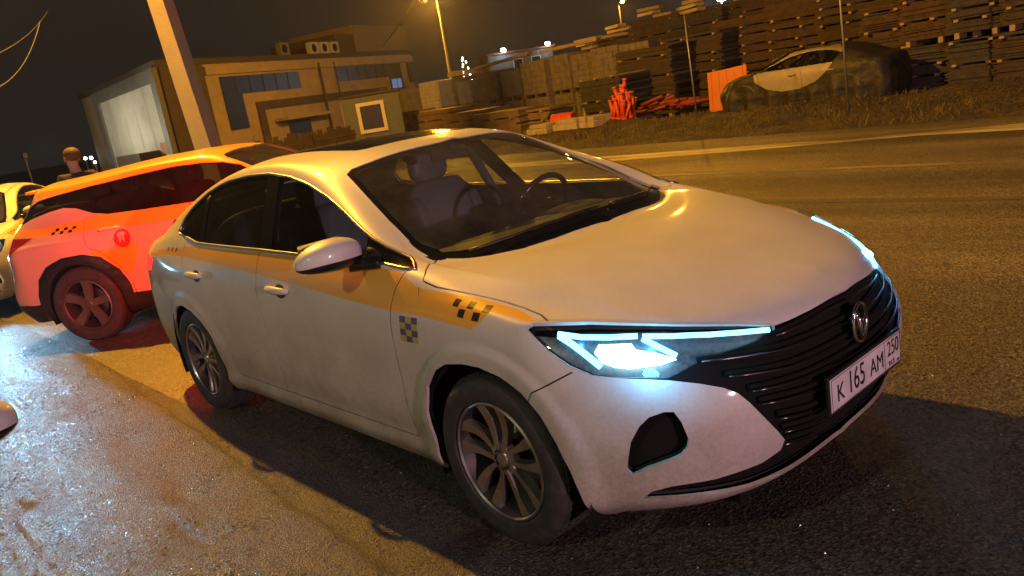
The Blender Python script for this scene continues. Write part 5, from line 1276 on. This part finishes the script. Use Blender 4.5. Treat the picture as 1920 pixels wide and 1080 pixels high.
# row C: taller lumber with loose pale timber on top
for i, (u, w, h) in enumerate(((1120, 2.3, 2.7), (1185, 2.4, 3.0), (1255, 2.5, 3.4), (1330, 2.6, 3.3), (1405, 2.6, 3.4), (1480, 2.6, 3.3))):
    p = bear(u, 26+rnd.uniform(-.5, .5))
    board_stack('tall dark lumber stack, %s from the left in the back row of the yard' % ORD[i], p, rnd.uniform(-.06, .06), w, 1.6, h, .06, 8, sp=False, group='tall lumber stacks')
    if i < 5:
        for k in range(3):
            plank('pale timber offcut on the %s tall back-row stack, %s of its heap' % (ORD[i], ('lowest', 'middle', 'topmost')[k]), p+Vector((rnd.uniform(-.5, .5), -.5, h+.03+k*.17)), rnd.uniform(-.5, .5), rnd.uniform(.8, 1.7), .4, .12, M_WOODL, 0, 1)
# row E: board stacks behind the covered car
for i, (u, w, h, Y) in enumerate(((1150, 1.7, 1.5, 17.6), (1232, 2.2, 2.15, 19.0), (1322, 2.3, 2.3, 20.2), (1425, 2.4, 2.6, 21.0), (1530, 2.4, 2.7, 21.0), (1625, 2.2, 2.6, 20.6))):
    board_stack('dark board stack, %s from the left in the row behind the covered car' % ORD[i], bear(u, Y), rnd.uniform(-.08, .08), w, 1.4, h, .032, 8, group='board stacks with spacers')
# row D: front right
for i, (u, w, h, Y) in enumerate(((1705, 2.0, 1.75, 18.2), (1790, 1.9, 1.9, 17.9), (1890, 1.9, 1.95, 17.6), (1985, 1.9, 2.0, 17.4))):
    p = bear(u, Y)
    board_stack('thin-board stack, %s from the left in the right front row, bottom tier' % ORD[i], p, rnd.uniform(-.06, .06), w, 1.5, h*.55, .026, 9, group='right-hand board stacks')
    board_stack('thin-board stack, %s from the left in the right front row, upper tier' % ORD[i], p+Vector((rnd.uniform(-.1, .1), 0, h*.55+.03)), rnd.uniform(-.08, .08), w*.95, 1.4, h*.62, .026, 8, group='right-hand board stacks')
for i, (u, w, h, Y) in enumerate(((1590, 2.2, 3.7, 25), (1680, 2.4, 3.8, 25), (1780, 2.4, 3.9, 24.6), (1880, 2.4, 4.0, 24.2), (1990, 2.4, 4.0, 24))):
    board_stack('tall board stack, %s from the left behind the right front row' % ORD[i], bear(u, Y), rnd.uniform(-.06, .06), w, 1.6, h, .04, 7, group='tall right-hand stacks')
# kiosk
kp = wpt(700, 209, 30); kp.z = 0
k_ = thing('kiosk', 'small grey-green kiosk with a lit cream window frame behind the sedan roof', 'kiosk', kp, .95)
M_KI = mat('grey green sheet', (.13, .14, .10), .6, noise=(4, (.09, .1, .07), .3, .7))
b = MB(); b.bbox((-1.0, -1.0, 0), (1.0, 1.0, 2.15), .02); b.build('wall', M_KI, k_)
b = MB(); b.bbox((-1.06, -1.06, 2.15), (1.06, 1.06, 2.24), .015); b.build('roof', M_ROOFD, k_)
b = MB(); b.box((-.40, -1.06, 1.02), (.32, -1.02, 1.82)); w_ = b.build('window', M_WINDK, k_)
b = MB()
for a_, c_ in (((-.52, -1.09, .90), (-.40, -1.01, 1.94)), ((.32, -1.09, .90), (.44, -1.01, 1.94)), ((-.40, -1.09, .90), (.32, -1.065, 1.02)), ((-.40, -1.09, 1.82), (.32, -1.065, 1.94))): b.box(a_, c_)
b.build('frame', mat('cream frame', (.70, .62, .42), .6), w_)
b = MB(); b.box((-1.03, -.85, .05), (-1.005, .85, 2.0)); b.build('side_door', mat('pale panel', (.34, .30, .25), .6), k_)
# fence with scrap in front of the building
ft = thing('fence', 'dark board fence in front of the beige building', 'fence', (0, 0, 0))
f0 = wpt(352, 266, 24); f1 = wpt(660, 215, 27); f0.z = f1.z = 0; fd_ = (f1-f0); n = 46
b = MB()
for k in range(n):
    p = f0+fd_*(k/n); h = 1.25+rnd.uniform(-.12, .15); b.box((p.x-.08, p.y-.02, 0), (p.x+.08, p.y+.02, h), rot=Matrix.Rotation(math.atan2(fd_.y, fd_.x), 3, 'Z'))
b.build('boards', M_BOARD, ft); b = MB()
for z in (.35, 1.0): b.tube([f0+Vector((0, 0, z)), f1+Vector((0, 0, z))], .04, 6)
b.build('rail', M_BOARD, ft)
# orange bars heap, barrel, board, slabs
M_OR = mat('orange plastic', (.75, .10, .03), .5, noise=(6, (.5, .07, .03), .3, .7)); M_RED = mat('dull red net', (.28, .05, .03), .7)
hp = wgr(1155, 250); hp = bear(1158, 14.6)
for k in range(26):
    a = rnd.uniform(0, 6.28); r = rnd.uniform(.03, .36); x = hp.x+r*math.cos(a)*1.1; y = hp.y+r*math.sin(a)*.6; h = rnd.uniform(.45, 1.0)*(1-.45*r)
    lx_, ly_ = rnd.uniform(-.22, .22), rnd.uniform(-.12, .12)
    b = MB(); z0 = verge_h(x, y)-.02
    b.tube([(0, 0, 0), (lx_*.5, ly_*.5, h*.5), (lx_, ly_, h)], .042, 8); b.tube([(lx_*.98, ly_*.98, h*.98), (lx_*1.04, ly_*1.04, h*1.04)], .062, 8); b.tube([(0, 0, 0), (lx_*.03, ly_*.03, .05)], .06, 8)
    o = b.build('plastic_post', M_OR, None, smooth=True); o.location = (x, y, z0); tag(o, 'orange plastic barrier post leaning in the upright orange heap at the verge', 'barrier post', 'heap of orange barrier posts')
for k in range(14):
    p = bear(1200+7.5*k, 16.8+rnd.uniform(-.4, .4)); b = MB(); a = rnd.uniform(-.5, .5); l = rnd.uniform(.5, 1.0)
    z = .10+.10*(k % 3); b.tube([(-l/2, 0, 0), (l/2, 0, rnd.uniform(-.05, .2))], .05, 8); o = b.build('plastic_post', M_RED, None, smooth=True); o.location = (p.x, p.y, z+.25); o.rotation_euler.z = a
    tag(o, 'dull red plastic post lying in the low heap right of the orange posts', 'barrier post', 'low heap of red posts')
p = bear(1047, 14.9); b = MB(); b.lathe([(0, -.36), (.2, -.36), (.215, -.33), (.215, -.1), (.225, -.09), (.225, -.07), (.215, -.06), (.215, .06), (.225, .07), (.225, .09), (.215, .1), (.215, .33), (.2, .36), (0, .36)], 'x', (0, 0, 0), 24); o = b.build('barrel', M_OR, None, angle=40); o.location = (p.x, p.y, .47); o.rotation_euler.z = .2; tag(o, 'orange plastic barrel lying on pale slabs at the edge of the yard', 'barrel')
for k, (u, Y, w) in enumerate(((1010, 14.3, .9), (1062, 14.2, .9), (1102, 14.3, .8))):
    p = bear(u, Y); b = MB(); b.bbox((-w/2, -.35, 0), (w/2, .35, .17), .015); b.bbox((-w/2+.1, -.3, .172), (w/2-.05, .36, .28), .015)
    o = b.build('concrete_slab', mat('pale slab', (.45, .38, .25), .85, noise=(5, (.3, .25, .17), .3, .7)), None); o.location = (p.x, p.y, verge_h(p.x, p.y)-.04); o.rotation_euler.z = rnd.uniform(-.3, .3)
    tag(o, 'pale broken concrete slab pair on the verge, %s of three' % ('left', 'middle', 'right')[k], 'concrete slab')
p = bear(1358, 16.4); b = MB(); b.bbox((-.55, -.02, 0), (.55, .02, 1.05), .006)
for k in range(5): b.box((-.5+.22*k, -.035, .04), (-.44+.22*k, -.02, 1.0))
o = b.build('orange_board', mat('orange sheet', (.62, .17, .03), .5), None); o.location = (p.x, p.y, .18); o.rotation_euler = (R(-12), R(-4), .15); tag(o, 'orange ribbed plastic barrier panel leaning beside the covered car', 'barrier panel')
# thin posts on the verge
for lab, (u, v), h in (('thin pale steel post on the verge right of the orange heap', (1309, 240), 2.35), ('thin steel post on the verge in front of the covered car', (1592, 222), 3.4), ('short dark post on the verge right of the pale slabs', (1105, 258), .55)):
    p = wgr(u, v); b = MB(); b.tube([(0, 0, -.1), (-.06, 0, h)], .022, 8); b.tube([(-.06, 0, h), (-.06, 0, h+.02)], .03, 8); o = b.build('post', M_STEEL, None, smooth=True); o.location = (p.x, p.y, verge_h(p.x, p.y)); tag(o, lab, 'post')
# bare shrub stems by the fence
for k in range(9):
    p = f0.lerp(f1, .45+.055*k); p.y -= .8; p.x += .5; b = MB()
    for j in range(9):
        a = rnd.uniform(0, 6.28); l = rnd.uniform(.5, 1.5); b.tube([(0, 0, 0), (.12*math.cos(a), .12*math.sin(a), l*.5), (.35*math.cos(a), .35*math.sin(a), l)], [.014, .010, .004], 4)
    o = b.build('bare_shrub', M_BOARD, None); o.location = (p.x, p.y, 0); tag(o, 'leafless shrub in front of the dark fence, %s from the left' % ORD[k], 'shrub', 'bare shrubs at the fence')
# tree hung with white bulbs
p = wpt(880, 179, 55); tr = thing('lit_fir_tree', 'small fir tree hung with white bulbs beside the far street lamp', 'tree', (p.x, p.y, 0))
b = MB(); b.tube([(0, 0, 0), (0, 0, 4.1)], [.08, .02], 6); b.build('trunk', M_BOARD, tr)
b = MB()
for k in range(420):
    z = rnd.uniform(1.2, 4.1); r = .62*(4.2-z)/3; a = rnd.uniform(0, 6.28); l = r*rnd.uniform(.5, 1.1)
    b.add([(l*.3*math.cos(a), l*.3*math.sin(a), z+.1), (l*math.cos(a+.12), l*math.sin(a+.12), z-.08), (l*math.cos(a-.12), l*math.sin(a-.12), z-.08)], [(0, 1, 2)])
b.build('crown', mat('fir needles', (.03, .05, .02), .8), tr)
for k in range(13):
    z = 2.4+k*.135; a = k*2.1-1.2; r = .5*(4.3-z)/3+.06
    b = MB(); rbox(b, (r*math.cos(a), r*math.sin(a), z), (.09, .09, .12), 1.); b.build('bulb', emat('lit bulb', (1, .93, .8), 18), tr, smooth=True)
# far road lights at the left
for k, (u, v, d, c_, s_, e_, lab) in enumerate(((192, 287, 90, (1, .05, .08), .55, 14, 'red traffic light far away left of the white end wall'), (160, 297, 70, (.9, .95, 1), .22, 14, 'left small white lamp far away beside the person'), (171, 296, 74, (.9, .95, 1), .24, 16, 'right small white lamp far away beside the person'), (178, 304, 66, (.7, .85, 1), .2, 8, 'lower dim white lamp far away beside the person'))):
    p = wpt(u, v, d); t_ = thing('far_lamp', lab, 'lamp', (p.x, p.y, 0)); b = MB(); b.tube([(0, 0, 0), (0, 0, p.z-s_*.4)], .06, 6); b.build('post', M_STEEL, t_)
    b = MB(); rbox(b, (0, 0, p.z), (s_, s_, s_), .8); b.build('lamp_glass', emat('far lamp glow', c_, e_), t_, smooth=True)
cable('pale overhead cable sagging into the top left corner, upper', wpt(-60, 120, 12)+Vector((0, 0, 0)), wpt(90, 20, 20), .15, .005)
cable('pale overhead cable sagging into the top left corner, lower', wpt(-40, 175, 12), wpt(75, 40, 16), .25, .006)
cable('overhead cable from the far street lamp towards the beige building', CL+Vector((0, 0, 6.6)), wpt(715, 88, 62), .3, .05)

# ------------------------------------------------------------------ car under a tarpaulin
def copy_tree(o, parent=None, skip=()):
    c = o.copy(); col.objects.link(c); c.parent = parent
    for ch in o.children:
        if any(ch.name.startswith(s) for s in skip): continue
        copy_tree(ch, c, skip)
    return c
M_PALE = mat('dusty cream paint', (.36, .31, .21), .5, noise=(4, (.24, .2, .14), .35, .7))
cv = copy_tree(sedan, skip=('headlight', 'mirror', 'taillight', 'license_plate'))
for ch in cv.children_recursive:
    if ch.type == 'MESH' and M_WHITE.name in [m.name for m in ch.data.materials if m]:
        ch.data = ch.data.copy()
        for i, m in enumerate(ch.data.materials):
            if m in (M_WHITE, M_TAPE, M_BLACKFILM, M_STICK, M_STICKB): ch.data.materials[i] = M_PALE
    if ch.type == 'MESH' and M_GLASSD.name in [m.name for m in ch.data.materials if m]: ch.data = ch.data.copy(); ch.data.materials[0] = M_GLASSM
cp_ = bear(1508, 15.9); cv.name = 'covered_car'; cv.location = (cp_.x, cp_.y, .10); cv.rotation_euler = (0, 0, math.pi+.03); cv.scale = (.90,)*3
cv['label'] = 'pale car parked beyond the road, half hidden under a dark tarpaulin'; cv['category'] = 'car'
lamp('cabin', 'POINT', (0, 0, -50), .01, (1, 1, 1)) if False else None
hole = [(1.05,1.03),(.72,1.20),(.40,1.33),(.0,1.47),(-.6,1.52),(-1.05,1.44),(-1.32,1.30),(-1.15,1.10),(-.98,.88),(-.68,.66),(-.25,.52),(.25,.50),(.65,.60),(1.0,.82)]
hd_ = XZ(hole)
SH.cut(hd_, DS, flt=lambda c: True)
ins = set(SH.inside(hd_, DS)); vv = []; ff = []; tk = {}
tv = MB()
for f in SH.bm.faces:
    if f in ins: continue
    for s in (1, -1):
        ids = []
        for v in f.verts:
            k = (round(v.co.x, 4), round(v.co.y, 4), round(v.co.z, 4), s if abs(v.co.y) > 1e-5 else 1)
            if k not in tk:
                n = SH.nrm(v.co); q = v.co.copy(); low = max(0, min(1, (.75-q.z)/.55))
                w_ = .03+.02*abs(mnoise.noise(Vector((q.x*1.8+s*4, q.y*2, q.z*1.2))))+.016*mnoise.noise(Vector((q.x*7, q.y*7+s*3, q.z*3)))
                q = q+n*w_+Vector((n.x, n.y, 0))*low*(.05+.05*math.sin(q.x*11+q.z*2+s))
                if q.z < .35: q.z = q.z-.28*(.35-q.z)/.15
                tk[k] = len(vv); vv.append(Vector((q.x, q.y*-s, max(q.z, -.02))))
            ids.append(tk[k])
        # only the side towards the road has the opening: fill it on the far side
        ff.append(tuple(ids) if s > 0 else tuple(ids[::-1]))
o = mk_mesh('tarpaulin', vv, ff, mat('dark tarpaulin', (.022, .019, .017), .55, bump=(6, .8, .03)), None, True); o.matrix_world = Matrix.Translation(cv.location)@Matrix.Rotation(cv.rotation_euler.z, 4, 'Z')@Matrix.Diagonal((.90, .90, .90, 1)); tag(o, 'dark tarpaulin draped over the parked pale car, open over its side windows', 'tarpaulin')

# ------------------------------------------------------------------ other cars: copies of the sedan
c2 = copy_tree(sedan); c2.name = 'sedan'; c2.location = (-9.28, -.68, 0); c2.rotation_euler = (0, 0, -.48)
c2['label'] = 'white and yellow sedan at the left edge, facing the camera behind the SUV'; c2['category'] = 'car'
for s, e_ in ((1, 1), (-1, 1)):
    lamp('headlight_beam', 'SPOT', (2.10, s*.62, .70), 230*e_, (.24, .66, 1.0), .05, target=None, spot=100, blend=.5, parent=c2).rotation_euler = (R(90-9), 0, R(-90+(-6 if s < 0 else 4)))
b = MB(); b.lathe([(0, .02), (.04, .015), (.05, 0)], 'x', (2.02, .72, .42), 16); b.build('fog_lamp', emat('lit fog lamp', (1, .62, .15), 40), c2)
c3 = copy_tree(sedan); c3.name = 'sedan'; c3.location = (.76, -3.36, 0); c3.rotation_euler = (0, 0, 0)
c3['label'] = 'parked sedan beside the camera, only its door mirror showing at the bottom left'; c3['category'] = 'car'
# the two near cars are switched off
def relit(root, names, m):
    for ch in list(root.children_recursive):
        if any(ch.name.startswith(n) for n in names) and ch.type == 'MESH':
            ch.data = ch.data.copy(); ch.data.materials.clear(); ch.data.materials.append(m)
relit(c3, ('led_strip', 'main_beam'), M_SATIN); relit(c3, ('taillight',), M_TAIL)
for ch in list(sedan.children):
    if ch.name.startswith('mirror') and ch.data.vertices[0].co.y > 0:
        for g_c in list(ch.children): bpy.data.objects.remove(g_c)
        bpy.data.objects.remove(ch)
# the sedan's own lamps
lamp('taillight_glow', 'SPOT', (-2.22, -.84, .90), 400, (1, .035, .02), .06, target=(-4.2, -.2, 1.2), spot=84, blend=.5, parent=sedan)
lamp('taillight_glow', 'SPOT', (-2.45, -.2, .93), 250, (1, .035, .02), .06, target=(-4.2, .6, 1.2), spot=88, blend=.5, parent=sedan)
for s in (-1, 1): lamp('headlight_glow', 'POINT', (2.02, s*.78, .755), 2.2, (.12, .52, 1.0), .03, parent=sedan)
for s in (-1, 1):
    for x, y, z in ((1.74, .775, .782), (1.93, .655, .765)): lamp('housing_light', 'POINT', (x, y*s, z), .55, (.06, .36, 1.0), .01, parent=sedan)

# ------------------------------------------------------------------ person behind the SUV
def make_person(loc, rz):
    t = thing('person', 'person with short brown hair in a dark jacket standing behind the SUV', 'person', loc, rz)
    def skin(name, J, E_, m, lv=2, root=0):
        me = bpy.data.meshes.new(name); me.from_pydata([j[:3] for j in J], E_, []); o = bpy.data.objects.new(name, me); col.objects.link(o)
        o.modifiers.new('k', 'SKIN'); s_ = o.modifiers.new('s', 'SUBSURF'); s_.levels = s_.render_levels = lv
        for i, j in enumerate(J):
            v = me.skin_vertices[0].data[i]; v.radius = (j[3], j[4] if len(j) > 4 else j[3]); v.use_root = i == root
        dg = bpy.context.evaluated_depsgraph_get(); m2 = bpy.data.meshes.new_from_object(o.evaluated_get(dg)); bpy.data.objects.remove(o)
        m2.materials.clear(); m2.materials.append(m); m2.polygons.foreach_set('use_smooth', [True]*len(m2.polygons))
        q = bpy.data.objects.new(name, m2); col.objects.link(q); q.parent = t; return q
    J = [(0,0,.95,.15,.11),(0,0,1.12,.14,.10),(0,0,1.32,.17,.11),(0,0,1.43,.10,.08),(0,.01,1.50,.055,.055),(0,.02,1.57,.062,.07),(0,.02,1.64,.078,.095),(0,.015,1.70,.060,.075)]
    E_ = [(i, i+1) for i in range(7)]
    for s in (-1, 1):
        n = len(J); J += [(s*.18,0,1.41,.065),(s*.24,0,1.15,.05),(s*.22,.10,.93,.04),(s*.21,.13,.86,.03)]; E_ += [(2, n), (n, n+1), (n+1, n+2), (n+2, n+3)]
        for k, (dx, l) in enumerate(((-.024,.060),(-.008,.070),(.008,.068),(.022,.055))):
            m_ = len(J); J += [(s*.21+dx,.135,.835,.010),(s*.21+dx,.145,.835-l*.6,.009),(s*.21+dx*.9,.140,.835-l,.008)]; E_ += [(n+3, m_), (m_, m_+1), (m_+1, m_+2)]
        m_ = len(J); J += [(s*.175,.155,.85,.011),(s*.165,.17,.815,.009)]; E_ += [(n+3, m_), (m_, m_+1)]
        n = len(J); J += [(s*.09,0,.88,.09),(s*.10,.01,.50,.06),(s*.10,-.02,.10,.045),(s*.11,.08,.04,.04),(s*.11,.15,.03,.03)]; E_ += [(0, n), (n, n+1), (n+1, n+2), (n+2, n+3), (n+3, n+4)]
    body = skin('body', J, E_, mat('skin', (.42, .24, .16), .6))
    jk = [(0,0,.84,.175,.125),(0,0,1.10,.16,.12),(0,0,1.32,.19,.125),(0,0,1.45,.11,.09)]
    e2 = [(0, 1), (1, 2), (2, 3)]
    for s in (-1, 1):
        n = len(jk); jk += [(s*.19,0,1.40,.085),(s*.25,0,1.15,.07),(s*.225,.10,.93,.055)]; e2 += [(2, n), (n, n+1), (n+1, n+2)]
    skin('jacket', jk, e2, mat('dark jacket', (.025, .022, .03), .8, bump=(30, .4, .01)))
    tj = [(0,0,.92,.165,.115)]; e3 = []
    for s in (-1, 1):
        n = len(tj); tj += [(s*.09,0,.82,.105),(s*.10,.01,.50,.08),(s*.10,-.01,.12,.065)]; e3 += [(0, n), (n, n+1), (n+1, n+2)]
    skin('trousers', tj, e3, mat('dark trousers', (.02, .02, .025), .85))
    hr = MB(); rbox(hr, (0, -.008, 1.675), (.172, .205, .17), .9); hr.build('hair', mat('brown hair', (.10, .055, .025), .7, bump=(80, .6, .01)), t, smooth=True)
    fb = MB()
    for s in (-1, 1): rbox(fb, (s*.086, .01, 1.625), (.02, .045, .06), .8); rbox(fb, (s*.032, .104, 1.638), (.022, .012, .012), 1)
    fb.tube([(0, .105, 1.645), (0, .130, 1.605), (0, .110, 1.60)], [.008, .014, .008], 6); fb.tube([(-.024, .103, 1.572), (0, .110, 1.570), (.024, .103, 1.572)], [.003, .006, .003], 6)
    fb.build('face_features', mat('face', (.36, .19, .13), .6), t, smooth=True)
    return t
pp = wpt(137, 302, 11.0); make_person((pp.x, pp.y, 0), 1.9)
# ------------------------------------------------------------------ thin haze volume added for the halo round the lamps
hz = MB(); hz.box((-160, -60, -1.2), (40, 150, 16)); hm = bpy.data.materials.new('night haze'); hm.use_nodes = True; ht = hm.node_tree; ht.nodes.remove(ht.nodes['Principled BSDF'])
pv = ht.nodes.new('ShaderNodeVolumePrincipled'); pv.inputs['Color'].default_value = (.9, .88, .86, 1); pv.inputs['Density'].default_value = .00055; pv.inputs['Anisotropy'].default_value = .78
ht.links.new(pv.outputs[0], ht.nodes['Material Output'].inputs['Volume']); tag(hz.build('haze', hm), kind='stuff')
